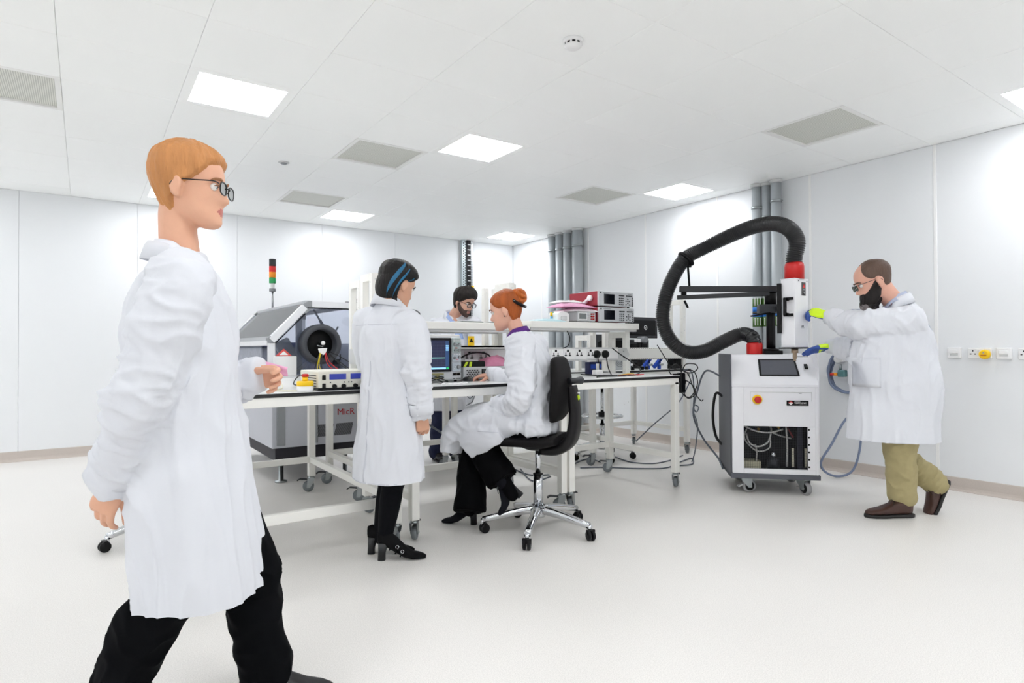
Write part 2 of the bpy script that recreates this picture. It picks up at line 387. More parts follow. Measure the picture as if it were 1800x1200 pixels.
# wall sockets and switches on the right wall
def plate(y0, y1, z0, z1, kind, label, cat):
    x = XR; yc, zc = (y0+y1)/2, (z0+z1)/2
    t = thing('switch_plate' if kind == 'switch' else 'wall_socket', label, cat, (x, yc, zc), 'white electrical plates on the right wall')
    MB().box((x-.028, y0, z0), (x, y1, z1)).build('box', white_pl, t, bevel=.005)
    if kind == 'switch':
        MB().box((x-.036, yc-.03, zc-.005), (x-.027, yc+.03, zc+.022)).build('rocker', white_pl, t, bevel=.004)
        MB().box((x-.031, yc-.026, zc-.022), (x-.027, yc+.026, zc-.008)).build('window', lgrey, t, bevel=.001)
    else:
        s = MB()
        for yy in (yc+(y1-y0)*.27,):
            for dy, dz, wy, wz in ((0, .018, .007, .012), (-.014, -.006, .011, .007), (.014, -.006, .011, .007)):
                s.cbox((x-.0285, yy+dy, zc+dz), (.002, wy, wz))
        s.build('pin_holes', black_pl, t)
        for yy in (.008, -.02): MB().cbox((x-.03, yc+yy, zc+.022), (.006, .016, .016)).build('switch', white_pl, t, bevel=.002)
    return t
plate(1.825, 1.915, 1.012, 1.092, 'switch', 'white switch plate beside the wall joint, left of the double socket', 'switch')
plate(1.632, 1.782, 1.01, 1.09, 'socket', 'white double socket with a yellow adapter plugged in', 'socket')
plate(1.515, 1.606, 1.008, 1.09, 'switch', 'white switch plate right of the yellow adapter', 'switch')
plate(1.33, 1.478, 1.006, 1.088, 'socket', 'white double socket cut by the right frame edge', 'socket')
c = V((XR-.03, 1.668, 1.042))
t = thing('plug_adapter', 'round yellow plug adapter in the wall socket', 'plug', c)
MB().lathe(c, (-1, 0, 0), [(.033, 0), (.035, .006), (.035, .03), (.03, .042), (.026, .044)], 20).build('body', yellow_pl, t)
MB().cbox(c+V((-.0445, 0, -.008)), (.003, .036, .01)).build('slot', mat('amber', (190, 110, 10), .5), t)
MB().cbox(c+V((-.0445, 0, .012)), (.003, .01, .01)).build('stud', grey_pl, t)
# ================================================================ benches
bench_white = mat('bench_powder_coat', (240, 239, 234), .4, var=.015, scale=12)
top_white = mat('worktop_laminate', (226, 227, 226), .3, var=.02, scale=30)
edge_black = mat('worktop_black_edge', (12, 12, 14), .45, var=.1)
def caster(x, y, ang, parent, zt=.118):
    """swivel castor under a leg: wheel, fork and brake pedal"""
    ca, sa = math.cos(ang), math.sin(ang); d = V((ca, sa, 0)); s = V((-sa, ca, 0)); c = V((x, y, 0)) + d*.022 + V((0, 0, .042))
    MB().lathe(c-s*.014, s, [(.012, -.002), (.036, -.001), (.042, .005), (.042, .023), (.036, .029), (.012, .03)], 20).build('wheel', rubber_grey, parent)
    f = MB(); f.lathe((x, y, zt-.018), (0, 0, 1), [(.022, 0), (.024, .008), (.018, .018)], 14)
    for k in (-1, 1):
        f.prism([c+s*k*.02-d*.012+V((0,0,-.012)), c+s*k*.02+d*.012+V((0,0,-.012)), c+s*k*.02+d*.006+V((0,0,.056)), c+s*k*.02-d*.046+V((0,0,.06)), c+s*k*.02-d*.04+V((0,0,.03))], s*k*.0025)
    f.bar(c-d*.046+V((0,0,.06)), c+d*.008+V((0,0,.058)), .044, .006)
    f.cyl(c-s*.026, c+s*.026, .007, n=8)
    f.build('fork', steel, parent)
    b = MB(); b.bar(c+d*.0+V((0,0,.052)), c+d*.062+V((0,0,.058)), .03, .008); b.bar(c+d*.062+V((0,0,.058)), c+d*.082+V((0,0,.046)), .034, .006)
    b.build('brake_pedal', dark_pl, parent)
def bench(x0, x1, y0, y1, label, front_rail=False, frames=True, ztop=(1.6, 1.6), shelf=None, fy=None, angs=None, trunk=None):
    t = thing('workbench', label, 'workbench', ((x0+x1)/2, (y0+y1)/2, 0), 'white mobile workbenches on castors')
    MB().box((x0, y0, .8605), (x1, y1, .882)).build('worktop', top_white, t, bevel=.001)
    e = MB(); e.box((x0-.002, y0-.002, .861), (x1+.002, y0+.004, .8795)); e.box((x0-.002, y1-.004, .861), (x1+.002, y1+.002, .8795))
    e.box((x0-.002, y0, .861), (x0+.004, y1, .8795)); e.box((x1-.004, y0, .861), (x1+.002, y1, .8795)); e.build('edge_band', edge_black, t)
    a = MB(); L = .05
    for yy in (y0+.005, y1-.035): a.box((x0+.01, yy, .812), (x1-.01, yy+.03, .861))
    for xx in (x0+.01, x1-.04): a.box((xx, y0+.035, .812), (xx+.03, y1-.035, .861))
    a.build('apron_frame', bench_white, t, bevel=.002)
    k = 0
    for (xx, yy) in ((x0+.005, y0+.005), (x1-.055, y0+.005), (x0+.005, y1-.055), (x1-.055, y1-.055)):
        lg = MB().box((xx, yy, .118), (xx+L, yy+L, .83)).build('leg', bench_white, t, bevel=.003)
        caster(xx+L/2, yy+L/2, (angs or (2.6, -.4, 2.9, .6))[k], lg); k += 1
    for xx in (x0+.01, x1-.05): MB().box((xx, y0+.055, .225), (xx+.04, y1-.055, .27)).build('side_rail', bench_white, t, bevel=.002)
    MB().box((x0+.055, y1-.05, .225), (x1-.055, y1-.01, .27)).build('rear_rail', bench_white, t, bevel=.002)
    if front_rail: MB().box((x0+.055, y0+.01, .222), (x1-.055, y0+.05, .272)).build('front_rail', bench_white, t, bevel=.002)
    if frames:
        for xx, zt, yl in ((x0+.035, ztop[0], fy[0]), (x1-.035, ztop[1], fy[1])):
            ya, yb = yl[0], yl[-1]
            for yy in yl: MB().cbox((xx, yy, (.882+zt)/2), (.045, .045, zt-.882)).build('upright', bench_white, t, bevel=.002)
            if ya != yb: MB().box((xx-.0225, ya+.0225, zt-.05), (xx+.0225, yb-.0225, zt)).build('upright_tie', bench_white, t, bevel=.002)
            s_ = MB()
            for q in range(5): s_.cbox((xx, ya-.0228, zt-.04-q*.14), (.005, .001, .008)); s_.cbox((xx-.0228, ya, zt-.06-q*.14), (.001, .005, .008))
            s_.build('slots', lgrey, t)
            g = MB().prism([(xx-.028, ya-.03, .99), (xx-.028, yb+.01, .99), (xx-.028, yb+.01, 1.10), (xx-.028, ya-.03, 1.10), (xx-.028, ya-.06, 1.045)], (.004, 0, 0))
            g.build('bracket_plate', lgrey, t)
            bo = MB()
            for dz in (1.02, 1.07): bo.cyl((xx-.034, ya, dz), (xx-.024, ya, dz), .006, n=8)
            bo.build('bracket_bolts', steel, t)
    if shelf:
        sy0, sy1, sz0, sz1 = shelf
        MB().box((x0+.005, sy0, sz0+.018), (x1+(.0), sy1, sz1)).build('raised_shelf', bench_white, t, bevel=.003)
        b = MB(); b.box((x0+.012, sy0+.02, sz0), (x1-.012, sy0+.06, sz0+.018)); b.box((x0+.012, sy1-.06, sz0), (x1-.012, sy1-.02, sz0+.018))
        b.build('shelf_beam', lgrey, t)
    return t
bL = bench(.45, 1.475, 3.17, 4.80, 'long white bench at the left, carrying the power supply and emergency stop', True, False, angs=(2.6, 2.2, 2.7, 2.8))
bM = bench(1.525, 2.692, 3.17, 3.94, 'middle front white bench carrying the oscilloscope, woman seated at it', shelf=(3.6, 4.0, 1.214, 1.282), fy=((3.80, 3.96), (3.80, 3.96)), angs=(.9, 2.6, .3, 2.5))
bR = bench(2.702, 3.85, 3.17, 3.96, 'right front white bench with red instruments on its raised shelf', ztop=(1.6, 1.237), shelf=(3.6, 4.0, 1.237, 1.305), fy=((3.89,), (3.72, 3.89)), angs=(.5, .5, .6, 2.4))
bBM = bench(1.62, 2.765, 4.22, 4.99, 'rear middle white bench in front of the bearded young man', fy=((4.27, 4.44), (4.27,)), angs=(2.6, 2.6, 2.9, 2.7))
bBR = bench(2.795, 3.94, 4.22, 4.99, 'rear right white bench behind the red instruments', ztop=(1.6, 1.22), fy=((4.27,), (4.27, 4.44)), angs=(.4, 2.9, .4, 2.6))
bBQ = bench(3.985, 5.17, 4.12, 4.93, 'far right white bench by the wall carrying the black monitors', fy=((4.19, 4.36), (4.19, 4.36)), ztop=(1.3, 1.6), angs=(.9, .5, .4, .8))

def trunking(x0, x1, y0, y1, z0, z1, label, sockets, slots=False):
    t = thing('socket_trunking', label, 'trunking', ((x0+x1)/2, (y0+y1)/2, z0), 'power trunking along the benches')
    MB().box((x0, y0, z0), (x1, y1, z1)).build('channel', lgrey if not slots else bench_white, t, bevel=.003)
    MB().box((x0+.004, y0-.003, z0+.012), (x1-.004, y0+.001, z1-.012)).build('cover', white_pl if not slots else bench_white, t, bevel=.001)
    for sx in sockets:
        MB().cbox((sx, y0-.006, (z0+z1)/2), (.082, .008, .078)).build('socket_plate', white_pl, t, bevel=.003)
        h = MB(); zc = (z0+z1)/2
        for k in (-1, 1):
            h.cbox((sx+k*.021, y0-.0105, zc+.004), (.007, .002, .018)); h.cbox((sx+k*.021, y0-.0105, zc-.010), (.024, .002, .009))
        h.cbox((sx, y0-.0112, zc+.027), (.018, .003, .018)); h.build('pin_holes', black_pl, t)
    if slots:
        s = MB(); n = int((x1-x0)/.03)
        for k in range(n): s.cbox((x0+.02+k*.03, y0-.0035, z1-.006), (.018, .002, .005)); s.cbox((x0+.02+k*.03, y0-.0035, z0+.006), (.018, .002, .005))
        s.build('slots', dark_pl, t)
    return t
trunking(1.60, 2.62, 3.79, 3.845, .985, 1.10, 'grey socket trunking on the middle bench, left of the seated woman', [2.16, 2.28, 2.40])
trunking(2.78, 3.66, 3.66, 3.715, 1.0, 1.105, 'grey socket trunking on the right bench with black plugs', [2.86, 2.98, 3.10, 3.22, 3.34])
trunking(4.06, 5.1, 4.13, 4.165, .985, 1.10, 'white slotted beam on the far right bench below the monitors', [], True)
trunking(1.70, 2.70, 4.3, 4.34, 1.0, 1.10, 'grey trunking on the rear middle bench, behind the oscilloscope', [1.9, 2.1, 2.3, 2.5])
trunking(2.86, 3.86, 4.3, 4.34, 1.0, 1.10, 'grey trunking on the rear right bench, behind the right front bench', [3.0, 3.2, 3.4])
# small shelf over the middle trunking
MBs = MB().box((2.02, 3.66, 1.108), (2.62, 3.85, 1.120)); MBs.box((2.02, 3.66, 1.10), (2.62, 3.664, 1.12))
center_mesh(tag(MBs.build('ledge_shelf', white_paint), 'narrow white ledge above the middle sockets', 'shelf'))
# ================================================================ instruments and equipment
case_white = mat('instrument_case', (228, 228, 224), .45, var=.02)
case_grey = mat('instrument_grey', (196, 199, 202), .45, var=.03)
maroon = mat('instrument_maroon', (152, 40, 54), .5, var=.04)
screen_dk = mat('dark_screen', (12, 16, 24), .15, var=.2, coat=.5)
ox, ZT = 0, .8825
# ---- oscilloscope on the middle bench
def feet(t, x0, x1, y0, y1, z0, h=.012):
    f = MB()
    for x in (x0+.03, x1-.03):
        for y in (y0+.03, y1-.03): f.cyl((x, y, z0), (x, y, z0+h), .01, n=10)
    f.build('feet', black_pl, t)
x0, x1, y0, y1 = 1.625, 2.05, 3.50, 3.68
t = thing('oscilloscope', 'large grey oscilloscope with dark screen on the middle bench', 'oscilloscope', ((x0+x1)/2, (y0+y1)/2, ZT))
MB().box((x0, y0, ZT+.012), (x1, y1, 1.178)).build('case', case_grey, t, bevel=.008)
feet(t, x0, x1, y0, y1, ZT)
MB().box((x0+.008, y0-.01, .952), (x0+.345, y0+.002, 1.172)).build('screen_bezel', black_pl, t, bevel=.004)
sc = MB().box((x0+.02, y0-.0115, .965), (x0+.325, y0-.009, 1.155)).build('screen', mat('scope_screen', (44, 48, 74), .25, var=.25, scale=4, emit=.35), t)
b = MB(); b.box((x0+.02, y0-.0125, 1.04), (x0+.295, y0-.0112, 1.0435)); b.build('trace', mat('trace_cyan', (150, 240, 225), .4, emit=.8), t)
b = MB(); gx0 = x0+.02
for k in range(11): b.box((gx0+k*.0275, y0-.0119, .99), (gx0+k*.0275+.0006, y0-.0114, 1.145))
for k in range(9): b.box((gx0, y0-.0119, .99+k*.019), (gx0+.275, y0-.0114, .9906+k*.019))
b.build('graticule', mat('graticule', (80, 86, 120), .4, emit=.2), t)
b = MB()
b.box((x0+.298, y0-.0125, .985), (x0+.323, y0-.0114, 1.15)); b.build('softkey_bar', mat('softkeys', (46, 76, 120), .4, emit=.3), t)
b = MB()
for k in range(3): b.box((x0+.3, y0-.0132, 1.088+k*.013), (x0+.321, y0-.0122, 1.097+k*.013))
b.box((x0+.14, y0-.0132, .968), (x0+.3, y0-.0122, .98)); b.build('softkey_lit', mat('softkeys_lit', (150, 205, 250), .4, emit=.7), t)
MB().box((x0+.303, y0-.0132, .968), (x0+.323, y0-.0122, .98)).build('run_mark', mat('run_green', (40, 190, 110), .4, emit=.5), t)
kp = x0+.352
for (za, zb, c_) in ((1.075, 1.172, (176, 190, 190)), (1.015, 1.07, (186, 196, 205)), (.952, 1.01, (186, 190, 192))):
    MB().box((kp, y0-.006, za), (x1-.006, y0+.002, zb)).build('control_panel', mat('panel_%d' % c_[0], c_, .5), t, bevel=.002)
for k, (dx, z, r) in enumerate([(.018, 1.128, .012), (.05, 1.128, .009), (.02, 1.09, .008), (.05, 1.09, .010), (.016, 1.04, .009), (.05, 1.045, .009), (.046, .98, .014)]):
    MB().cyl((kp+dx, y0-.006, z), (kp+dx, y0-.02, z), r, r*.85, n=14).build('knob', grey_pl, t)
b = MB(); 
for i in range(4):
    for j in range(3): b.cbox((kp+.012+i*.015, y0-.008, 1.15+j*.008), (.009, .006, .004))
for i in range(3): b.cbox((kp+.015+i*.019, y0-.008, 1.064), (.011, .006, .006)); b.cbox((kp+.012+i*.008, y0-.008, .97+i*.012), (.006, .006, .005))
b.build('keys', white_pl, t)
MB().cbox((kp+.03, y0-.009, 1.105), (.012, .006, .006)).build('red_key', red_pl, t)
MB().cbox((kp+.036, y0-.009, 1.03), (.014, .006, .006)).build('pink_key', mat('pink_key', (225, 120, 140), .5), t)
for k in range(4):
    x = x0+.09+k*.06; MB().lathe((x, y0-.002, .922), (0, -1, 0), [(.014, 0), (.014, .006), (.009, .007), (.009, .026), (.004, .027)], 14).build('bnc_socket', steel, t)
b = MB(); b.box((x0+.14, y0-.004, .905), (x0+.29, y0+.001, .942)); b.build('probe_panel', mat('olive_panel', (150, 146, 96), .5), t, bevel=.001)
b = MB()
for i in range(2):
    for j in range(2): b.cbox((kp+.018+i*.03, y0-.005, .934-j*.0), (.022, .006, .014))
for i in range(3): b.cbox((kp+.015+i*.02, y0-.004, .905), (.012, .005, .005), 1)
b.build('ports', [lgrey, black_pl], t)
# probe leads on the scope
for k, (xa, xb) in enumerate(((x0+.15, x0+.23), (x0+.21, x0+.27), (x0+.24, x0+.12))):
    tag(MB().tube([(xa, y0-.022, .922), (xa+.01, y0-.07, .915), (xb, y0-.09, .893), (xb-.04, y0-.16+.02*k, .887)], .003).build('probe_lead', cable_black), ['black probe lead from the left scope input', 'black probe lead crossing the middle of the scope inputs', 'black probe lead from the right scope input'][k], 'cable', 'probe leads of the oscilloscope')
# ---- rack instrument right of the scope with a black box and pink bag on top
x0, x1, y0, y1 = 2.10, 2.52, 3.56, 3.76
t = thing('bench_supply', 'low grey vented instrument under the pink bag', 'instrument', ((x0+x1)/2, (y0+y1)/2, ZT))
MB().box((x0, y0, ZT+.008), (x1, y1, .975)).build('case', case_grey, t, bevel=.004)
feet(t, x0, x1, y0, y1, ZT, .01)
b = MB()
for blk in range(2):
    for i in range(5):
        for j in range(5): b.cbox((x0+.03+blk*.19+i*.02+(j % 2)*.01, y0-.001, .9+j*.013), (.012, .003, .007))
b.build('vent_holes', dark_pl, t)
b = MB().box((x0+.145, y0-.003, .905), (x0+.205, y0+.001, .96)); b.build('display', screen_dk, t, bevel=.001)
b = MB()
for i in range(3): b.cyl((x0+.34+i*.022, y0, .92), (x0+.34+i*.022, y0-.012, .92), .007, n=10)
b.build('terminals', grey_pl, t)
t = thing('tool_case', 'small black case with yellow-green stripes on the vented instrument', 'case', (2.17, 3.62, .975))
MB().box((2.09, 3.57, .975), (2.285, 3.68, 1.012)).build('body', black_pl, t, bevel=.006)
b = MB()
for k in (0, 1): b.prism([(2.105+k*.045, 3.5685, .978), (2.125+k*.045, 3.5685, .978), (2.145+k*.03, 3.5685, 1.01), (2.125+k*.03, 3.5685, 1.01)], (0, .004, 0))
b.build('stripes', mat('lime_stripe', (190, 214, 40), .5), t)
def blob_bag(name, label, c, sx, sy, sz, m, seed, grp=None, cat='bag'):
    nx, ny = 16, 10; vs = []; fs = []
    for side in (1, -1):
        for j in range(ny+1):
            for i in range(nx+1):
                u, v_ = i/nx*2-1, j/ny*2-1
                h_ = sz*max(0, (1-u*u))**.5*max(0, (1-v_*v_))**.5
                n_ = noise.noise(V((u*1.7+seed, v_*2.1, side)))*.35 + noise.noise(V((u*5+seed, v_*5, side*3)))*.15
                vs.append((c[0]+u*sx*(1+.06*noise.noise(V((v_*2, seed, 0)))), c[1]+v_*sy, c[2] + (h_*(1+n_) if side > 0 else h_*.04) + (.0015*side)))
        k = 0 if side > 0 else (nx+1)*(ny+1)
        fs += [(k+j*(nx+1)+i, k+j*(nx+1)+i+1, k+(j+1)*(nx+1)+i+1, k+(j+1)*(nx+1)+i) for j in range(ny) for i in range(nx)]
    n1 = (nx+1)*(ny+1)
    rim = [i for i in range(nx+1)] + [(j+1)*(nx+1)-1 for j in range(1, ny+1)] + [ny*(nx+1)+i for i in range(nx-1, -1, -1)] + [j*(nx+1) for j in range(ny-1, 0, -1)]
    fs += [(rim[i], rim[(i+1) % len(rim)], rim[(i+1) % len(rim)]+n1, rim[i]+n1) for i in range(len(rim))]
    o = MB().add(vs, fs, 0, True).build(name, m); tag(o, label, cat, grp); return center_mesh(o)
pink_bag = mat('pink_antistatic', (206, 128, 160), .35, var=.1, scale=12, bump=.25, bscale=30)
pink_pale = mat('pink_antistatic_pale', (232, 168, 202), .35, var=.1, scale=12, bump=.2, bscale=30)
blob_bag('antistatic_bag', 'crumpled pink antistatic bag on the vented instrument', (2.42, 3.66, .977), .13, .08, .07, pink_bag, 3)
tag(MB().tube([(2.14, 3.75, .96), (2.18, 3.74, 1.03), (2.28, 3.73, 1.07), (2.4, 3.73, 1.06), (2.47, 3.75, 1.0)], .006).build('cable', cable_black), 'black cable arching over the pink bag', 'cable')
# black adapters in the middle trunking
t = thing('power_adapter', 'tall black power adapter in the middle sockets', 'adapter', (2.13, 3.76, 1.0))
MB().box((2.085, 3.735, .985), (2.145, 3.786, 1.085)).build('body', black_pl, t, bevel=.006); MB().box((2.095, 3.733, 1.04), (2.135, 3.737, 1.07)).build('label', dark_pl, t)
# ---- white terminal strip on the bench front
t = thing('connector_block', 'slim white strip lying on the bench edge before the oscilloscope', 'connector', (1.85, 3.23, ZT))
MB().box((1.765, 3.205, ZT), (1.925, 3.255, .894)).build('body', white_pl, t, bevel=.003)
b = MB()
for k in range(14): b.cbox((1.778+k*.0105, 3.225, .8955), (.006, .02, .004))
b.build('keys', lgrey, t)
t = thing('computer_mouse', 'dark computer mouse under the seated woman hand', 'mouse', (2.12, 3.49, ZT))
MB().ball((2.115, 3.53, ZT+.004), (.03, .05, .026), 16).build('shell', dark_pl, t)
# ---- white box with yellow warning label on the rear bench
t = thing('control_box', 'white box with yellow warning label behind the oscilloscope', 'box', (2.40, 4.48, ZT))
MB().box((2.26, 4.36, ZT), (2.54, 4.60, 1.215)).build('body', white_pl, t, bevel=.006)
p_ = at_y(828, 599, 4.36)
MB().box((p_.x-.03, 4.356, p_.z-.04), (p_.x+.03, 4.361, p_.z+.04)).build('warning_label', yellow_pl, t)
MB().prism([(p_.x-.018, 4.354, p_.z-.01), (p_.x+.018, 4.354, p_.z-.01), (p_.x, 4.354, p_.z+.024)], (0, .002, 0)).build('warning_triangle', black_pl, t)
# ---- bench power supply on the left bench
x0, x1, y0, y1 = 1.005, 1.42, 3.2, 3.52
t = thing('power_supply', 'cream bench power supply with two blue displays on the left bench', 'power supply', ((x0+x1)/2, (y0+y1)/2, ZT))
cream = mat('cream_case', (222, 220, 208), .45, var=.02)
MB().box((x0, y0, ZT+.012), (x1, y1, .985)).build('case', cream, t, bevel=.004)
MB().box((x0-.001, y0-.002, ZT+.002), (x1+.001, y1, ZT+.014)).build('base', black_pl, t); feet(t, x0, x1, y0, y1, ZT-.0005, .008)
for xa in (x0+.06, x0+.175): MB().box((xa, y0-.004, .94), (xa+.09, y0+.001, .97)).build('display', mat('blue_lcd', (46, 58, 150), .25, var=.1, emit=.25), t, bevel=.001)
for k, (xa, z) in enumerate(((x0+.03, .952), (x0+.03, .908))): MB().cbox((xa, y0-.003, z), (.018, .008, .026)).build('rocker', black_pl, t, bevel=.002)
for xa in (x0+.085, x0+.135, x0+.2, x0+.3, x0+.36): MB().cyl((xa, y0, .905), (xa, y0-.02, .905), .0115, .010, n=14).build('knob', black_pl, t)
b = MB()
for xa in (.065, .14, .165, .18): b.cbox((x0+xa, y0-.002, .925), (.006, .004, .006))
b.build('buttons', dark_pl, t)
b = MB()
for i in range(9):
    for j in range(5): b.cbox((x0-.0005, y0+.04+i*.02, .905+j*.014), (.002, .013, .006))
b.build('side_vents', dark_pl, t)
# ---- emergency stop box
c = V((.945, 3.225, ZT))
t = thing('emergency_stop', 'yellow and white emergency stop box with a red button', 'emergency stop', c)
MB().lathe(c, (0, 0, 1), [(.041, 0), (.042, .004), (.042, .028)], 24).build('base', white_pl, t)
MB().lathe(c, (0, 0, 1), [(.0425, .028), (.0425, .05), (.039, .054), (0.001, .054)], 24).build('collar', yellow_pl, t)
MB().cyl(c+V((0, 0, .054)), c+V((0, 0, .074)), .015, .014, n=16).build('stem', yellow_pl, t)
MB().lathe(c+V((0, 0, .074)), (0, 0, 1), [(.013, 0), (.018, .003), (.018, .012), (.014, .017), (.001, .018)], 20).build('button', red_pl, t)
tag(MB().tube([(.985, 3.24, .905), (1.0, 3.3, .9), (.98, 3.42, .96), (.99, 3.6, .90), (1.1, 3.7, .886)], .0035).build('cable', cable_black), 'thin black lead from the emergency stop to the power supply', 'cable')
tag(MB().tube([(.905, 3.23, .886), (.86, 3.26, .886), (.82, 3.34, .886), (.9, 3.5, .887), (1.0, 3.9, .887)], .0035).build('cable', mat('pale_lead', (226, 222, 200), .5)), 'pale lead lying on the left bench beside the emergency stop', 'cable')
# ---- test handler machine behind the left bench
mx0, mx1, my0, my1 = 1.22, 1.985, 5.05, 6.8
t = thing('test_machine', 'white test handler with angled window hood and black round port', 'machine', ((mx0+mx1)/2, (my0+my1)/2, 0))
mwhite = mat('machine_white', (222, 223, 226), .42, var=.015); mgrey = mat('machine_grey', (188, 190, 198), .45, var=.02)
MB().box((mx0, my0, .31), (mx1, my1, .80)).build('cabinet', mgrey, t, bevel=.004)
MB().box((mx0+.04, my0+.06, .20), (mx1-.03, my1-.06, .31)).build('shaded_underside', mat('underside_shade', (38, 36, 44), .6), t)  # dark tray: machine underside plus the shadow beneath it, put into the colour
for xx in (mx0+.12, mx1-.1):
    for yy in (my0+.2, my1-.18): MB().lathe((xx, yy, 0), (0, 0, 1), [(.05, 0), (.05, .012), (.02, .02), (.02, .205)], 14).build('levelling_foot', steel, t)
b = MB()
for xa, xb in ((mx0+.035, mx0+.10), (mx0+.30, mx0+.36)): b.box((xa, my0-.012, .33), (xb, my0+.002, .79))
b.build('cabinet_trim', grey_pl, t, bevel=.002)
MB().box((mx0-.06, my0-.03, .80), (mx1+.02, my1, .885)).build('deck', mwhite, t, bevel=.005)
text('MicR', .075, mat('logo_red', (178, 22, 34), .5), t, (1.745, my0-.0015, .545), (1, 0, 0), (0, 0, 1))
v_ = MB()
for q in range(2):
    for k in range(22):
        xa = 1.555+q*.165+k*.0066
        v_.prism([(xa, my0-.0015, .375), (xa+.0035, my0-.0015, .375), (xa+.0255, my0-.0015, .475), (xa+.022, my0-.0015, .475)], (0, .002, 0))
v_.build('louvres', black_pl, t)
MB().box((1.50, my0-.004, .335), (1.505, my0+.001, .79)).build('seam', dark_pl, t)
# upper box with glazed side, hood profile frames front and back
P = [(1.19, .885), (1.19, 1.175), (1.50, 1.47), (1.96, 1.47), (1.96, .885)]
def frame(y, nm):
    w_ = .05
    MB().bar((1.215, y, .885), (1.215, y, 1.17), .05, .05, up=(0, 1, 0)).build(nm, mwhite, t, bevel=.004)
    MB().bar((1.21, y, 1.17), (1.475, y, 1.445), .055, .062, up=(0, 1, 0)).build(nm, mwhite, t, bevel=.004)
    MB().bar((1.52, y, 1.468), (1.93, y, 1.468), .055, .055, up=(0, 1, 0)).build(nm, mwhite, t, bevel=.004)
    MB().bar((1.955, y, .885), (1.955, y, 1.43), .05, .05, up=(0, 1, 0)).build(nm, mwhite, t, bevel=.004)
    MB().prism([(1.44, y-.029, 1.41), (1.475, y-.029, 1.38), (1.53, y-.029, 1.44), (1.53, y-.029, 1.497), (1.50, y-.029, 1.497), (1.46, y-.029, 1.47)], (0, .058, 0)).build('corner_joint', grey_pl, t, bevel=.003)
    MB().prism([(1.185, y-.029, 1.15), (1.24, y-.029, 1.15), (1.25, y-.029, 1.18), (1.22, y-.029, 1.215), (1.18, y-.029, 1.19)], (0, .058, 0)).build('corner_joint', grey_pl, t, bevel=.003)
    MB().box((1.92, y-.029, 1.425), (1.985, y+.029, 1.497)).build('corner_joint', grey_pl, t, bevel=.003)
    g = MB(); g.bar((1.24, y-.027, 1.15), (1.475, y-.027, 1.39), .008, .012, up=(0, 1, 0)); g.bar((1.49, y-.027, 1.437), (1.93, y-.027, 1.437), .008, .01, up=(0, 1, 0)); g.build('gasket', black_pl, t)
frame(my0, 'side_frame'); frame(my1-.03, 'side_frame')
b = MB()
for (x, z) in ((1.21, 1.185), (1.50, 1.482), (1.955, 1.48)): b.bar((x, my0, z), (x, my1-.03, z), .035, .035)
b.build('ridge_rails', alu, t)
MB().box((1.18, my0, 1.13), (1.2, my1, 1.17)).build('front_rail', mwhite, t, bevel=.003)
gl_ = glass('machine_glass', (236, 239, 247))
MB().prism([(1.225, my0+.012, 1.19), (1.48, my0+.012, 1.45), (1.93, my0+.012, 1.45), (1.93, my0+.012, .89), (1.225, my0+.012, .89)], (0, .004, 0)).build('side_pane', gl_, t)
MB().prism([(1.20, my0+.03, 1.19), (1.49, my0+.03, 1.485), (1.493, my0+.03, 1.482), (1.204, my0+.03, 1.187)], (0, my1-my0-.1, 0)).build('sloping_pane', gl_, t)
MB().prism([(1.52, my0+.03, 1.488), (1.94, my0+.03, 1.488), (1.94, my0+.03, 1.484), (1.52, my0+.03, 1.484)], (0, my1-my0-.1, 0)).build('roof_pane', gl_, t)
MB().box((1.955, my0+.03, .89), (1.96, my1-.06, 1.15)).build('rear_panel', mwhite, t)
MB().box((1.20, my1-.06, .89), (1.95, my1-.055, 1.15)).build('far_panel', mwhite, t)
MB().box((1.25, my0+.5, .885), (1.93, my1-.1, 1.12)).build('inner_mechanism', mat('mechanism_grey', (160, 164, 176), .5, var=.3, scale=30), t, bevel=.01)
MB().box((1.25, my0+.45, 1.12), (1.93, my0+.52, 1.16)).build('inner_beam', mat('beam_blue_grey', (92, 98, 122), .5), t)
MB().cbox((1.50, my0+.25, 1.17), (.045, .04, .56)).build('inner_post', grey_pl, t)
MB().prism([(1.32, my0+.05, 1.03), (1.44, my0+.05, 1.03), (1.40, my0+.05, 1.12), (1.36, my0+.05, 1.2), (1.24, my0+.05, 1.14)], (0, .05, 0)).build('arm_casting', grey_pl, t, bevel=.01)
im = MB()
for k in range(14):
    xx, zz = 1.3+random.random()*.55, .93+random.random()*.15; im.cbox((xx, my0+.2+random.random()*.2, zz), (.03+random.random()*.06, .05, .03+random.random()*.05), k % 4)
im.build('inner_parts', [dark_pl, blue_pl, alu, grey_pl], t)
for (a, b_) in (((1.56, my0+.04, 1.43), (1.68, my0+.04, 1.23)), ((1.86, my0+.3, 1.30), (1.78, my0+.3, 1.16))):
    m_ = MB(); m_.cyl(a, b_, .008, n=10); m_.cyl(V(a).lerp(V(b_), .45), b_, .013, n=10); m_.build('gas_strut', mat('strut_grey', (92, 96, 104), .35, .5), t)
MB().cbox((1.315, my0-.004, .965), (.18, .05, .158)).build('terminal_box', white_pl, t, bevel=.004)
MB().prism([(1.245, my0-.004, 1.046), (1.375, my0-.004, 1.046), (1.31, my0-.004, 1.105)], (0, .006, 0)).build('warning_sign', mat('sign_red', (220, 90, 84), .5), t)
MB().prism([(1.275, my0-.006, 1.054), (1.345, my0-.006, 1.054), (1.31, my0-.006, 1.085)], (0, .003, 0)).build('warning_mark', white_pl, t)
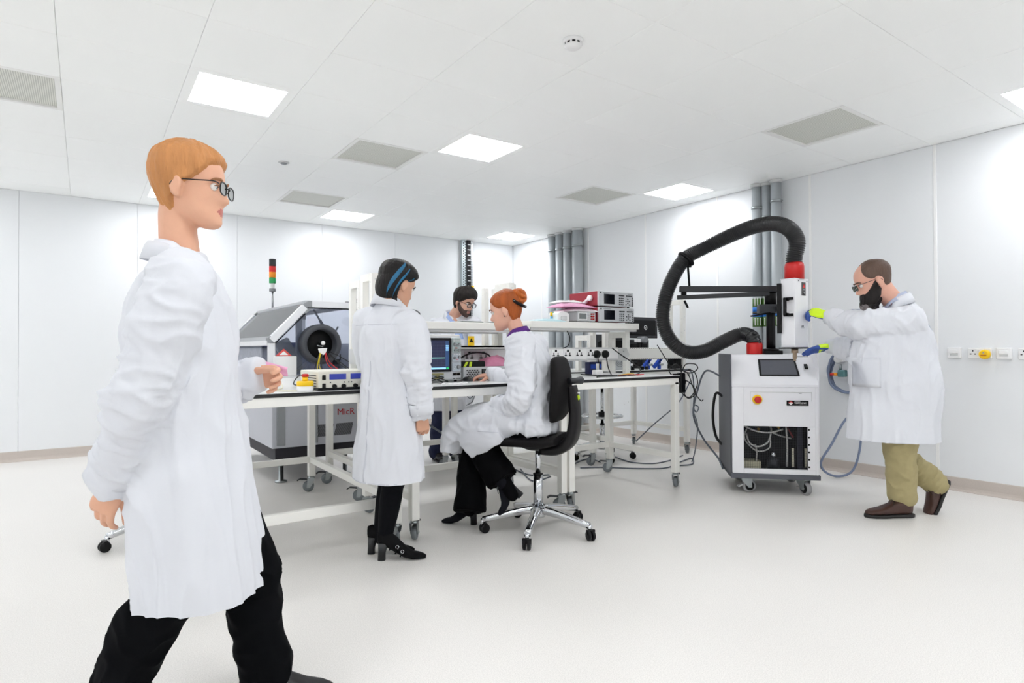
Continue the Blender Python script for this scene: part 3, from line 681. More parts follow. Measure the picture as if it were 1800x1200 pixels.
# round black port with a dangling connector
pc = V((1.59, my0-.02, 1.14))
MB().lathe(pc, (0, -1, 0), [(.165, -.03), (.165, .06), (.158, .075), (.128, .08), (.12, .07), (.118, -.028)], 40).build('port_ring', mat('port_ring_grey', (62, 64, 70), .5), t)
MB().lathe(pc+V((0, .03, 0)), (0, -1, 0), [(.12, 0), (.118, .002), (.001, .004)], 36).build('port_well', mat('port_black', (8, 8, 10), .7), t)
b = MB(); b.cyl(pc+V((0, 0, 0)), pc+V((0, -.08, -.01)), .02, n=14); b.ball(pc+V((.0, -.085, -.005)), (.02, .014, .02)); b.build('probe_head', black_pl, t)
cw = thing('sensor_clip', 'white clip with coloured wires hanging in the black port', 'connector', pc+V((0, -.09, -.06)))
MB().prism([pc+V((-.04, -.10, -.035)), pc+V((.035, -.10, -.03)), pc+V((.02, -.10, -.075)), pc+V((-.0, -.10, -.09)), pc+V((-.03, -.10, -.07))], (0, .015, 0)).build('tag', white_pl, cw, bevel=.003)
MB().ball(pc+V((0, -.095, .01)), (.018, .014, .018)).build('ball', white_pl, cw)
MB().cyl(pc+V((-.05, -.1, -.01)), pc+V((.0, -.095, -.02)), .004, n=8).build('pin', steel, cw)
wires = [((-.025, -.1, -.07), (-.06, -.14, -.18), (-.15, -.5, -.25), 'yellow'), ((-.02, -.1, -.075), (-.05, -.15, -.17), (-.09, -.5, -.25), 'yellow'),
         ((.02, -.1, -.07), (.04, -.15, -.15), (.10, -.5, -.24), 'red'), ((.015, -.1, -.075), (.02, -.15, -.16), (.06, -.45, -.25), 'red'),
         ((-.01, -.1, -.08), (-.04, -.2, -.2), (-.06, -.6, -.25), 'black'), ((.03, -.08, -.06), (.10, -.15, -.13), (.24, -.4, -.25), 'black'),
         ((.03, -.08, -.05), (.13, -.12, -.10), (.30, -.3, -.2), 'black'), ((.03, -.08, -.06), (.09, -.2, -.15), (.20, -.5, -.25), 'black'), ((-.03, -.09, -.08), (-.10, -.2, -.2), (-.2, -.6, -.25), 'black')]
wn = {'yellow': ['left yellow wire from the black port', 'right yellow wire from the black port'], 'red': ['right red wire from the black port', 'left red wire from the black port'],
      'black': ['black wire straight down from the port', 'black wire curving right from the port', 'uppermost black wire running right from the port', 'black wire slanting right to the power supply', 'leftmost black wire from the port']}
wm = {'yellow': mat('wire_yellow', (214, 190, 40), .5), 'red': mat('wire_red', (196, 30, 36), .5), 'black': cable_black}
for a, b_, c_, n_ in wires:
    tag(MB().tube([pc+V(a), pc+V(b_), pc+V(b_).lerp(V(c_), .6)+V((0, 0, -.02)), pc+V(c_)], .0035, n=6).build('wire', wm[n_]), wn[n_].pop(0), 'wire', 'coloured wires from the black port')
# signal tower at the rear of the machine
s0 = V((1.6, 6.6, 1.49))
q = MB(); q.cyl(s0, s0+V((0, 0, .21)), .011, n=12); q.build('tower_pole', alu, t)
zz = 1.70
for h_, r_, m_, nm in ((.03, .033, grey_pl, 'tower_base'), (.055, .022, white_pl, 'tower_spacer'), (.058, .034, green_pl, 'green_lamp'), (.058, .034, mat('amber_lens', (250, 150, 20), .35), 'amber_lamp'), (.06, .034, mat('red_lens', (226, 30, 34), .35), 'red_lamp'), (.075, .034, dark_pl, 'tower_cap')):
    MB().lathe((s0.x, s0.y, zz), (0, 0, 1), [(r_*.96, 0), (r_, .004), (r_, h_-.004), (r_*.96, h_)], 20).build(nm, m_, t); zz += h_
q = MB(); q.torus((1.93, my0, 1.512), (0, 1, 0), .018, .006); q.bar((1.82, my0, 1.50), (2.0, my0, 1.50), .02, .006); q.build('cable_clamp', black_pl, t)
# ---- red instruments on the right bench shelf
SZ = 1.3055
def red_unit(x0, x1, y0, y1, z0, z1, label, handle):
    t = thing('test_instrument', label, 'instrument', ((x0+x1)/2, (y0+y1)/2, z0), 'maroon instruments stacked on the shelf')
    MB().box((x0+.003, y0+.012, z0+.012), (x1-.003, y1, z1-.002)).build('case', maroon, t, bevel=.003)
    f = MB().box((x0, y0-.006, z0+.010), (x1, y0+.014, z1)).build('front_panel', case_grey, t, bevel=.004)
    feet(t, x0, x1, y0, y1, z0, .014)
    W, Hh = x1-x0, z1-z0
    MB().box((x0+W*.14, y0-.009, z0+Hh*.2), (x0+W*.44, y0-.005, z0+Hh*.82)).build('display', screen_dk, t, bevel=.002)
    k = MB()
    for i in range(3):
        for j in range(4): k.cbox((x0+W*(.58+.05*i), y0-.008, z0+Hh*(.2+.13*j)), (.009, .006, .009))
    for i in range(5): k.cbox((x0+W*(.575+.032*i), y0-.008, z0+Hh*.76), (.007, .006, .009)); k.cbox((x0+W*(.79+.036*i), y0-.008, z0+Hh*.76), (.008, .006, .009))
    for j in range(5): k.cbox((x0+W*.95, y0-.008, z0+Hh*(.16+.12*j)), (.007, .006, .009))
    for dx, dz in ((0, 0), (.05, 0), (-.05, 0), (0, .13), (0, -.13), (-.05, -.22), (.05, -.22)): k.cbox((x0+W*(.82+dx), y0-.008, z0+Hh*(.43+dz)), (.009, .006, .008))
    k.build('keys', dark_pl, t)
    b = MB(); b.cbox((x0+W*.055, y0-.007, z0+Hh*.9), (.012, .003, .012)); b.build('emblem', black_pl, t)
    b = MB(); b.cbox((x0+W*.22, y0-.007, z0+Hh*.9), (W*.2, .002, .004)); b.cbox((x0+W*.88, y0-.007, z0+Hh*.88), (W*.1, .002, .005)); b.build('print', grey_pl, t)
    if handle:
        p0 = V((x0-.012, y0+.09, z0+Hh*.58)); p1 = V((x0-.012, y0+.30, z0-.04))
        h_ = MB().bar(p0, p1, .018, .03, up=(1, 0, 0)); h_.cyl(p0+V((-.012, 0, 0)), p0+V((.014, 0, 0)), .024, n=16); h_.build('handle', white_pl, t, bevel=.003)
    return t
red_unit(3.41, 3.815, 3.63, 3.97, SZ, 1.433, 'lower maroon instrument with grey front on the shelf', False)
red_unit(3.408, 3.81, 3.63, 3.99, 1.434, 1.566, 'upper maroon instrument with white side handle, on the other', True)
t = thing('paper_sheet', 'loose white sheets lying on top of the maroon stack', 'paper', (3.6, 3.8, 1.566))
MB().box((3.45, 3.68, 1.5665), (3.72, 3.92, 1.572)).build('sheets', white_pl, t)
x0, x1, y0, y1 = 3.19, 3.39, 3.64, 3.92
t = thing('multimeter', 'small grey bench multimeter under the papers', 'multimeter', ((x0+x1)/2, (y0+y1)/2, SZ))
MB().box((x0, y0, SZ+.008), (x1, y1, 1.392)).build('case', case_grey, t, bevel=.006); feet(t, x0, x1, y0, y1, SZ-.0003, .01)
MB().box((x0+.012, y0-.004, 1.325), (x0+.105, y0+.002, 1.382)).build('display_frame', white_pl, t, bevel=.002)
MB().box((x0+.018, y0-.006, 1.332), (x0+.095, y0-.002, 1.376)).build('display', mat('lcd_grey', (120, 126, 126), .25, var=.1), t)
b = MB()
for i in range(2):
    for j in range(3): b.cyl((x0+.148+i*.022, y0, 1.333+j*.02), (x0+.148+i*.022, y0-.012, 1.333+j*.02), .006, n=10)
b.build('terminals', red_pl, t)
b = MB()
for i in range(3):
    for j in range(3): b.cbox((x0+.114+i*.009, y0-.002, 1.335+j*.015), (.006, .004, .007))
b.build('keys', lgrey, t)
# crumpled papers and bags on the multimeter
for k, (c, sx, sy, sz, m_, lb) in enumerate([((3.28, 3.76, 1.393), .16, .13, .03, white_pl, 'crumpled clear white bag on the multimeter, lowest'), ((3.20, 3.72, 1.425), .17, .11, .035, pink_pale, 'pink antistatic bag drooping over the multimeter left end'),
        ((3.31, 3.80, 1.43), .14, .11, .03, pink_pale, 'pink antistatic bag beside the maroon stack'), ((3.24, 3.82, 1.468), .13, .1, .022, white_pl, 'white crumpled sleeve on top of the pink bags')]):
    blob_bag('packing_bag', lb, c, sx, sy, sz, m_, 11+k*3, 'bags heaped on the multimeter')
t = thing('tape_dispenser', 'small white curved dispenser box beside the multimeter', 'box', (3.05, 3.70, SZ))
MB().prism([(3.0, 3.65, SZ), (3.0, 3.65, 1.37), (3.02, 3.65, 1.385), (3.06, 3.65, 1.392), (3.12, 3.65, 1.372), (3.12, 3.65, SZ)], (0, .12, 0)).build('body', white_pl, t, bevel=.006)
MB().cbox((3.06, 3.647, 1.335), (.06, .006, .03)).build('panel', lgrey, t, bevel=.002)
c = at_y(968, 561, 3.78)
for k, (dx, m_, lb) in enumerate(((-.022, yellow_pl, 'yellow cap vial at the shelf left of the dispenser'), (0, green_pl, 'green cap vial at the shelf left of the dispenser'), (.022, mat('cap_navy', (30, 50, 90), .5), 'navy cap vial at the shelf left of the dispenser'))):
    x = c.x-.02+dx; t = thing('vial', lb, 'vial', (x, 3.72, SZ), 'small capped vials on the shelf')
    MB().cyl((x, 3.72, SZ), (x, 3.72, SZ+.045), .009, n=12).build('tube', mat('vial_blue', (90, 170, 215), .3), t); MB().cyl((x, 3.72, SZ+.045), (x, 3.72, SZ+.075), .0095, n=12).build('cap', m_, t)
blob_bag('clear_bag', 'flat pale blue bag on the shelf behind the seated woman', (2.93, 3.70, SZ+.002), .13, .08, .02, mat('bag_blue', (190, 222, 228), .3, var=.1), 31)
# flat items on the middle shelf
for k, (xa, xb, y_, lb) in enumerate(((2.13, 2.30, 3.62, 'left dark-edged tray on the middle shelf'), (2.40, 2.54, 3.62, 'right dark-edged tray on the middle shelf'))):
    t = thing('tray', lb, 'tray', ((xa+xb)/2, y_+.1, 1.282), 'flat trays on the middle shelf')
    MB().box((xa, y_, 1.282), (xb, y_+.22, 1.29)).build('base', mat('tray_green', (96, 108, 100), .5), t); MB().box((xa+.004, y_+.004, 1.29), (xb-.004, y_+.216, 1.293)).build('liner', white_pl, t)
# ---- monitors, computer and clutter at the far right bench
def monitor(x0, x1, y, z0, z1, label, logo):
    t = thing('monitor', label, 'monitor', ((x0+x1)/2, y+.05, ZT), 'black monitors seen from behind')
    MB().box((x0, y, z0), (x1, y+.02, z1)).build('back_shell', dark_pl, t, bevel=.006)
    xm, zm = (x0+x1)/2, (z0+z1)/2
    MB().prism([(x0+.03, y, z0+.03), (x1-.03, y, z0+.03), (x1-.06, y-.025, z0+.05), (x0+.06, y-.025, z0+.05)], (0, 0, (z1-z0)*.62)).build('bulge', black_pl, t)
    MB().box((x0+.006, y+.02, z0+.008), (x1-.006, y+.024, z1-.006)).build('screen', screen_dk, t)
    MB().bar((xm, y+.03, ZT+.02), (xm, y+.03, zm), .06, .03, up=(0, 1, 0)).build('stand', black_pl, t)
    MB().lathe((xm, y+.05, ZT), (0, 0, 1), [(.085, 0), (.085, .012), (.04, .02)], 24).build('foot', black_pl, t)
    if logo:
        o = MB().torus((xm+logo, y-.027, zm+.0), (0, 1, 0), .022, .0035); o.prism([(xm+logo-.012, y-.029, zm-.012), (xm+logo-.006, y-.029, zm-.016), (xm+logo+.013, y-.029, zm+.011), (xm+logo+.007, y-.029, zm+.015)], (0, .003, 0)); o.build('emblem', chrome, t)
    return t
monitor(4.62, 5.10, 4.50, 1.20, 1.425, 'upper black monitor, round silver emblem on its back', .02)
monitor(4.30, 4.72, 4.62, .94, 1.24, 'black monitor lower left, behind the bench upright', None)
monitor(4.78, 5.14, 4.66, .93, 1.19, 'black monitor lower right, behind the cables', None)
t = thing('camera_head', 'small grey camera with white mount before the monitors', 'camera', (4.75, 4.40, ZT))
MB().cyl((4.74, 4.40, ZT), (4.74, 4.40, 1.17), .012, n=12).build('post', black_pl, t); MB().cyl((4.74, 4.34, 1.185), (4.74, 4.44, 1.185), .032, n=18).build('barrel', grey_pl, t); MB().cbox((4.66, 4.38, 1.175), (.05, .05, .035)).build('mount', white_pl, t, bevel=.003)
t = thing('computer_tower', 'grey computer case with two round fans on the far bench', 'computer', (4.3, 4.4, ZT))
MB().box((4.08, 4.32, ZT), (4.50, 4.54, 1.09)).build('case', case_grey, t, bevel=.006)
for xx in (4.16, 4.34):
    b = MB()
    for r_ in (.062, .045, .028): b.torus((xx, 4.318, .975), (0, 1, 0), r_, .003, n=24, k=6)
    b.build('fan_grille', grey_pl, t)
for k, (xx, lb) in enumerate(((4.62, 'left blue clamp on the far right bench'), (4.78, 'right blue clamp on the far right bench'))):
    t = thing('clamp', lb, 'clamp', (xx, 4.22, ZT), 'blue clamps on the far right bench')
    MB().bar((xx-.06, 4.22, .90), (xx+.06, 4.22, 1.0), .03, .035).build('jaw', blue_pl, t, bevel=.004); MB().bar((xx+.02, 4.22, ZT), (xx+.02, 4.22, .99), .03, .03, up=(0, 1, 0)).build('body', blue_pl, t, bevel=.004); MB().cyl((xx+.02, 4.17, .93), (xx+.02, 4.27, .93), .012, n=10).build('screw', steel, t)
t = thing('breakout_frame', 'black finned connector block by the cable bundle', 'connector', (5.0, 4.18, ZT))
b = MB()
for k in range(6): b.cbox((4.93+k*.024, 4.18, .965), (.012, .07, .09))
b.box((4.915, 4.15, ZT), (5.07, 4.21, .92)); b.build('fins', black_pl, t)
t = thing('power_brick', 'black power brick hanging at the right bench corner', 'adapter', (3.92, 3.20, .75))
MB().box((3.885, 3.19, .74), (3.945, 3.24, .90)).build('body', black_pl, t, bevel=.008); MB().bar((3.83, 3.215, .888), (3.94, 3.215, .888), .03, .012).build('bracket', black_pl, t)
for k, px in enumerate((1008, 1020)):
    pass
# binder-clip like black clamps on the right bench rear edge
for k, (u, v_) in enumerate(((1104, 650), (1112, 650), (1129, 650), (1137, 650))):
    q = at_y(u, v_, 4.02); q = V((q.x, 4.16, .883))
    q = at_y(u, 652, 4.16); q.z = .882
    t = thing('test_clip', 'black test clip on the far bench front edge, %s' % ['first from the left', 'second from the left', 'third from the left', 'rightmost'][k], 'clip', q, 'black test clips in a row')
    MB().box((q.x-.017, q.y-.012, .882), (q.x+.017, q.y+.012, .915)).build('body', black_pl, t, bevel=.003); MB().cyl((q.x, q.y, .915), (q.x, q.y, .925), .006, n=8).build('post', steel, t)
# two black plugs in the right trunking with leads
for k, (xx, lb) in enumerate(((3.405, 'left black mains plug in the right trunking'), (3.50, 'right round black plug in the right trunking'))):
    t = thing('mains_plug', lb, 'plug', (xx, 3.64, 1.05), 'black plugs in the right trunking')
    MB().lathe((xx, 3.66, 1.05), (0, -1, 0), [(.032, 0), (.032, .02), (.026, .034), (.001, .036)], 18).build('body', black_pl, t)
    MB().tube([(xx, 3.635, 1.03), (xx+.002, 3.63, .99), (xx+.01, 3.62, .93), (xx-.03, 3.55, .888), (xx-.14, 3.42, .887)], .0045).build('lead', cable_black, t)
cables = [
 ([(3.55, 3.62, 1.10), (3.60, 3.58, 1.05), (3.68, 3.52, .98), (3.70, 3.45, .92), (3.6, 3.4, .888), (3.42, 3.38, .887)], .005, cable_black, 'thick black lead looping down beside the right bench upright'),
 ([(3.05, 3.6, 1.235), (3.07, 3.59, 1.18), (3.06, 3.6, 1.12), (3.05, 3.65, 1.1)], .004, cable_black, 'short black lead hanging from the shelf to the trunking'),
 ([(3.08, 3.3, .888), (3.2, 3.35, .888), (3.35, 3.3, .889), (3.5, 3.4, .888)], .005, cable_black, 'black lead lying on the right bench near the chair'),
 ([(3.1, 3.5, .90), (3.25, 3.42, .89), (3.35, 3.36, .888)], .005, cable_black, 'black lead crossing behind the chair back on the bench'),
 ([(3.36, 3.36, .889), (3.45, 3.33, .895), (3.55, 3.38, .889), (3.62, 3.34, .892), (3.50, 3.30, .889)], .003, mat('wire_red', (196, 30, 36), .5), 'tangled red wire on the right bench'),
 ([(3.40, 3.40, .889), (3.5, 3.36, .90), (3.58, 3.4, .889)], .003, mat('wire_yellow', (214, 190, 40), .5), 'short yellow wire on the right bench')]
for pts, r_, m_, lb in cables: tag(MB().tube(pts, r_).build('cable', m_), lb, 'cable')
t = thing('pale_plug', 'white plug block on the right bench beside the chair', 'plug', (3.24, 3.48, ZT))
MB().box((3.21, 3.45, ZT), (3.29, 3.50, .93)).build('body', white_pl, t, bevel=.006); MB().cyl((3.25, 3.475, .93), (3.25, 3.475, .98), .012, n=10).build('neck', lgrey, t)
t = thing('blue_box', 'dark blue box on the right bench behind the plugs', 'box', (3.49, 3.78, ZT))
MB().box((3.42, 3.75, ZT), (3.56, 3.81, .985)).build('body', mat('navy_box', (24, 34, 80), .5), t, bevel=.004); MB().box((3.43, 3.747, .93), (3.55, 3.751, .965)).build('stripe', blue_pl, t)

# small dark lamp head seen over the standing woman's shoulder
q = at_y(727, 551, 4.36)
t = thing('task_lamp', 'dark rounded lamp head showing over the shoulder of the standing woman', 'lamp', (q.x+.02, 4.40, ZT))
MB().lathe((q.x+.02, 4.40, ZT), (0, 0, 1), [(.07, 0), (.07, .015), (.02, .022)], 22).build('base', black_pl, t)
MB().tube([(q.x+.02, 4.40, ZT+.02), (q.x+.05, 4.42, 1.1), (q.x+.03, 4.41, 1.28), (q.x, 4.40, q.z-.01)], .011, n=10).build('arm', black_pl, t)
MB().ball((q.x-.01, 4.38, q.z-.01), (.075, .07, .045), 22, k=14).build('shade', mat('lamp_shade_dark', (42, 46, 50), .4), t)
# ================================================================ thermal stream unit
F0 = V((4.002, 2.807, 0)); EX = V((.697, -.717, 0)).normalized(); EN = V((-EX.y, EX.x, 0))
UT = Matrix(((EX.x, EN.x, 0, F0.x), (EX.y, EN.y, 0, F0.y), (0, 0, 1, 0), (0, 0, 0, 1)))
def UP(a, b, z): return UT @ V((a, b, z))
tu = thing('thermal_unit', 'white and grey wheeled temperature test unit with black hose and red collars', 'test unit', UP(.3, .3, 0))
uwhite = mat('unit_white', (232, 232, 236), .4, var=.012); ugrey = mat('unit_grey', (86, 88, 96), .5, var=.05, scale=40)
W, D = .605, .60
# front shell with the window opening, console slope
b = MB(UT)
b.box((0, -.0, .155), (.082, .03, .80)); b.box((.585, 0, .155), (W, .03, .80)); b.box((.082, 0, .51), (.585, .03, .80)); b.box((.082, 0, .155), (.585, .03, .192)); b.box((.53, 0, .19), (.586, .012, .512))
b.build('front_panel', uwhite, tu, bevel=.003)
MB(UT).prism([(0, .0, .80), (0, 0, .822), (.0, .15, 1.045), (0, D-.02, 1.045), (0, D-.02, .80)], (W+.005, 0, 0)).build('console', uwhite, tu, bevel=.005)
b = MB(UT); b.box((-.012, .02, .125), (.0, D, 1.05)); b.build('side_panel', ugrey, tu, bevel=.003)
b = MB(UT); b.box((W, .02, .125), (W+.012, D, 1.05)); b.build('side_panel', uwhite, tu, bevel=.003)
MB(UT).box((0, D-.02, .125), (W, D, 1.045)).build('rear_panel', ugrey, tu, bevel=.003)
MB(UT).box((-.012, -.004, .118), (W+.012, D, .156)).build('base_tray', ugrey, tu, bevel=.003)
MB(UT).box((.0, .10, .16), (W, .5, .17)).build('inner_floor', black_pl, tu)
# recessed upper front plate
b = MB(UT); b.box((.13, -.003, .764), (.56, .002, .768)); b.box((.13, -.003, .70), (.132, .002, .768)); b.box((.558, -.003, .70), (.56, .002, .768)); b.build('plate_joint', lgrey, tu)
MB(UT).box((.47, -.003, .756), (.49, .001, .760)).build('latch', grey_pl, tu)
# dark interior with tubing behind a wire mesh
dk = mat('interior_black', (14, 14, 16), .7, var=.3)
MB(UT).box((.06, .26, .17), (.59, .28, .56)).build('inner_bulkhead', dk, tu)
b = MB(UT); b.box((.0, .03, .17), (.06, .28, .56)); b.box((.585, .03, .17), (W, .28, .56)); b.box((.06, .03, .53), (.59, .28, .56)); b.build('inner_walls', dk, tu)
silver = mat('braided_hose', (190, 190, 188), .35, .7, var=.15, scale=200)
for pts, r_ in (([(.10, .10, .50), (.18, .09, .465), (.28, .08, .455), (.38, .09, .48)], .008), ([(.12, .12, .44), (.14, .10, .37), (.20, .09, .345), (.27, .09, .38), (.30, .11, .47), (.285, .12, .51)], .008),
                ([(.30, .09, .455), (.36, .09, .43), (.44, .10, .41)], .006), ([(.18, .10, .36), (.19, .09, .30), (.185, .1, .22)], .008), ([(.12, .09, .48), (.10, .09, .42), (.13, .09, .36), (.2, .08, .31), (.28, .08, .34), (.29, .1, .42)], .006), ([(.40, .08, .50), (.405, .08, .35), (.402, .08, .20)], .008)):
    MB(UT).tube(pts, r_, n=8).build('braided_hose', silver, tu)
MB(UT).box((.08, .08, .18), (.22, .20, .235)).build('valve_block', mat('pale_valve', (200, 196, 170), .5, var=.2), tu, bevel=.004)
MB(UT).lathe((.315, .12, .17), (0, 0, 1), [(.05, 0), (.05, .06), (.035, .09), (.022, .095)], 20).build('pump', mat('pump_dark', (52, 54, 60), .4, .4), tu)
MB(UT).cyl((.315, .12, .26), (.315, .12, .30), .024, n=16).build('pump_cap', chrome, tu)
for xa in (.438, .528): MB(UT).box((xa, .07, .20), (xa+.014, .09, .34)).build('cold_plate', mat('pale_strip', (216, 212, 190), .5), tu)
MB(UT).box((.475, .06, .17), (.51, .10, .52)).build('inner_duct', mat('duct_navy', (34, 36, 50), .6), tu)
b = MB(UT); b.bar((.40, .09, .51), (.45, .09, .42), .018, .01); b.build('red_strap', mat('strap_red', (120, 20, 30), .5), tu)
for p_ in ((.2, .1, .47), (.345, .1, .485)): b = MB(UT); b.cyl(p_, (p_[0]+.012, p_[1], p_[2]+.014), .012, n=10); b.build('brass_fitting', mat('brass', (200, 160, 80), .3, .9), tu)
b = MB(UT)
for k in range(38): b.bar((.084+k*.0122, .022, .19), (.084+k*.0122, .022, .512), .0013, .0013, up=(0, 1, 0))
for k in range(27): b.bar((.082, .024, .192+k*.0122), (.55, .024, .192+k*.0122), .0013, .0013)
o = b.build('wire_mesh', mat('mesh_wire', (70, 72, 76), .4, .6), tu); o['kind'] = 'stuff'
b = MB(UT)
for k in range(6): b.cbox((.538, .008, .215+k*.055), (.012, .022, .012))
b.build('mesh_hinges', black_pl, tu)
# emergency stop, badge, power switch, screen
MB(UT).lathe((.179, -.001, .71), (0, -1, 0), [(.036, 0), (.036, .006), (.03, .008)], 22).build('stop_ring', yellow_pl, tu)
MB(UT).lathe((.179, -.006, .71), (0, -1, 0), [(.016, 0), (.016, .012), (.025, .016), (.025, .026), (.019, .031), (.001, .032)], 22).build('stop_button', red_pl, tu)
MB(UT).box((.385, -.004, .667), (.537, .001, .705)).build('badge', black_pl, tu, bevel=.001)
b = MB(UT); b.prism([(.396, -.0055, .690), (.414, -.0055, .700), (.432, -.0055, .690), (.414, -.0055, .674)], (0, .002, 0)); b.build('badge_emblem', red_pl, tu)
b = MB(UT); b.prism([(.398, -.0065, .684), (.414, -.0065, .6935), (.430, -.0065, .684), (.424, -.0065, .681), (.419, -.0065, .686), (.419, -.0065, .672), (.409, -.0065, .672), (.409, -.0065, .686), (.404, -.0065, .681)], (0, .001, 0)); b.build('badge_arrow', white_pl, tu)
text('TEMPTRONIC', .0135, white_pl, tu, UP(.438, -.0045, .683), EX, (0, 0, 1), bold=True)
b = MB(UT); b.box((.44, -.005, .6965), (.48, -.004, .6985)); b.box((.475, -.005, .673), (.528, -.004, .6755)); b.build('badge_lines', lgrey, tu)
sl = V((0, .15, .223)).normalized(); sn = V((0, -.223, .15)).normalized()       # console slope frame
def SP(a, s, n=0): return UT @ (V((a, 0, .822)) + sl*s + sn*n)
b = MB(); b.prism([SP(.205, .075, -.002), SP(.49, .075, -.002), SP(.475, .225, -.002), SP(.21, .225, -.002)], UT.to_3x3() @ (sn*.008)); b.build('screen_bezel', black_pl, tu, bevel=.002)
b = MB(); b.prism([SP(.22, .085, .006), SP(.475, .085, .006), SP(.462, .213, .006), SP(.224, .213, .006)], UT.to_3x3() @ (sn*.001)); b.build('touch_screen', mat('unit_screen', (92, 94, 102), .2, var=.06, coat=.4), tu)
b = MB(); b.prism([SP(.533, .135, 0), SP(.558, .135, 0), SP(.556, .18, 0), SP(.531, .18, 0)], UT.to_3x3() @ (sn*.006)); b.build('power_switch', black_pl, tu, bevel=.002)
b = MB(); b.prism([SP(.54, .147, .006), SP(.551, .147, .006), SP(.550, .168, .006), SP(.539, .168, .006)], UT.to_3x3() @ (sn*.002)); b.build('switch_rocker', dark_pl, tu)
b = MB(); b.prism([SP(.49, .245, 0), SP(.575, .245, 0), SP(.574, .25, 0), SP(.49, .25, 0)], UT.to_3x3() @ (sn*.001)); b.build('small_print', grey_pl, tu)
# castors
def big_caster(a, bb, ang):
    p = UT @ V((a, bb, 0)); d = V((math.cos(ang), math.sin(ang), 0)); s = V((-d.y, d.x, 0)); c = p + d*.03 + V((0, 0, .05))
    MB().lathe(c-s*.017, s, [(.034, 0), (.046, .001), (.05, .006), (.05, .028), (.046, .033), (.034, .034)], 24).build('castor_tyre', mat('tyre_grey', (150, 150, 152), .6), tu)
    MB().lathe(c-s*.019, s, [(.012, 0), (.034, .001), (.034, .037), (.012, .038)], 20).build('castor_hub', black_pl, tu)
    f = MB()
    for k in (-1, 1): f.prism([c+s*k*.026-d*.012+V((0,0,-.01)), c+s*k*.026+d*.012+V((0,0,-.01)), c+s*k*.026+d*.012+V((0,0,.03)), c+s*k*.026+d*.02+V((0,0,.065)), c+s*k*.026-d*.07+V((0,0,.065)), c+s*k*.026-d*.06+V((0,0,.04))], s*k*.003)
    f.bar(c-d*.07+V((0,0,.066)), c+d*.03+V((0,0,.066)), .056, .005); f.cyl(c-s*.034, c+s*.034, .008, n=10)
    f.build('castor_fork', steel, tu); MB().bar(c-d*.05+V((0,0,.01)), c-d*.085+V((0,0,-.005)), .03, .008).build('castor_brake', lgrey, tu)
for a, bb, an in ((.10, .07, -.6), (.51, .07, -1.9), (.10, .52, -.5), (.51, .52, -1.2)): big_caster(a, bb, an)
# mast, arms, clamp blocks
b = MB(UT); b.box((.285, .24, 1.045), (.42, .38, 1.075)); b.build('mast_foot', black_pl, tu, bevel=.003)
MB(UT).cyl((.345, .30, 1.07), (.345, .30, 1.50), .034, n=22).build('mast', black_pl, tu)
MB(UT).lathe((.345, .30, 1.075), (0, 0, 1), [(.06, 0), (.06, .012), (.045, .016)], 22).build('mast_collar', black_pl, tu)
q0, q1 = at(1194, 508, 4.93), at(1368, 508, 4.78)
MB().bar(q0, q1, .045, .046).build('upper_arm', dark_pl if False else mat('arm_black', (28, 30, 34), .45, var=.08), tu, bevel=.003)
MB().bar(at(1190, 523, 4.93), at(1352, 516, 4.74), .04, .034).build('lower_arm', mat('arm_black', ()), tu, bevel=.003)
MB(UT).box((.25, .25, 1.37), (.42, .35, 1.44)).build('clamp_block', mat('clamp_grey', (62, 64, 68), .5, .3), tu, bevel=.004)
MB(UT).cyl((.345, .30, 1.44), (.345, .30, 1.575), .045, n=18).build('swivel', black_pl, tu)
p_ = UP(.42, .28, 1.40); MB().cyl(p_, p_+EX*.03-EN*.02, .022, n=14).build('clamp_knob', black_pl, tu)
MB().bar(UP(.33, .25, 1.37), UP(.18, .22, 1.345), .012, .012).build('lock_lever', black_pl, tu)
MB().cyl(at(1202, 523, 4.93), at(1202, 508, 4.93), .022, n=12).build('arm_pivot', black_pl, tu)
q = at(1203, 528, 4.93); MB().bar(q, q+V((.02, -.02, -.06)), .014, .012, up=(1, 0, 0)).build('arm_lever', black_pl, tu)
jt = at(1206, 455, 4.93)
MB().cyl(at(1212, 504, 4.93), at(1209, 466, 4.93), .009, n=10).build('hose_post', black_pl, tu)
MB().torus(jt, at(1222, 440, 4.93)-at(1195, 470, 4.93), .064, .014, n=28).build('hose_saddle', black_pl, tu)
b = MB(); 
for u_, v_ in ((1195, 449), (1227, 448)): b.ball(at(u_, v_, 4.93), (.014, .014, .014))
b.cyl(at(1211, 462, 4.93), at(1211, 470, 4.93), .02, n=10); b.build('saddle_bolts', black_pl, tu)
# head box: nearest vertical edge toward the camera, faces aligned with the room
he = at(1397, 548, 4.30); hsx, hsy = .179, .105; hx, hy = he.x, he.y; HZ0, HZ1 = 1.092, at(1397, 489, 4.30).z
MB().box((hx, hy, HZ0+.006), (hx+hsx, hy+hsy, HZ1)).build('head_box', uwhite, tu, bevel=.004)
MB().box((hx-.002, hy-.002, HZ1-.003), (hx+hsx+.002, hy+hsy+.002, HZ1+.004)).build('head_lid', uwhite, tu, bevel=.002)
MB().box((hx-.03, hy-.004, HZ0-.002), (hx+hsx, hy+hsy, HZ0+.006)).build('head_base', black_pl, tu)
b = MB(); hc = V((hx+hsx/2-.02, hy+hsy/2-.01, 0))
b.lathe((hc.x, hc.y, HZ0-.002), (0, 0, -1), [(.024, 0), (.024, .03), (.014, .032), (.014, .07), (.009, .075), (.009, .09)], 16); b.build('nozzle', mat('nozzle_metal', (170, 150, 130), .4, .6), tu)
xf = hx-.001
b = MB(); 
for z in (1.335, 1.44): b.cbox((xf-.02, hy+.05, z), (.04, .018, .018))
b.build('handle_posts', black_pl, tu); 
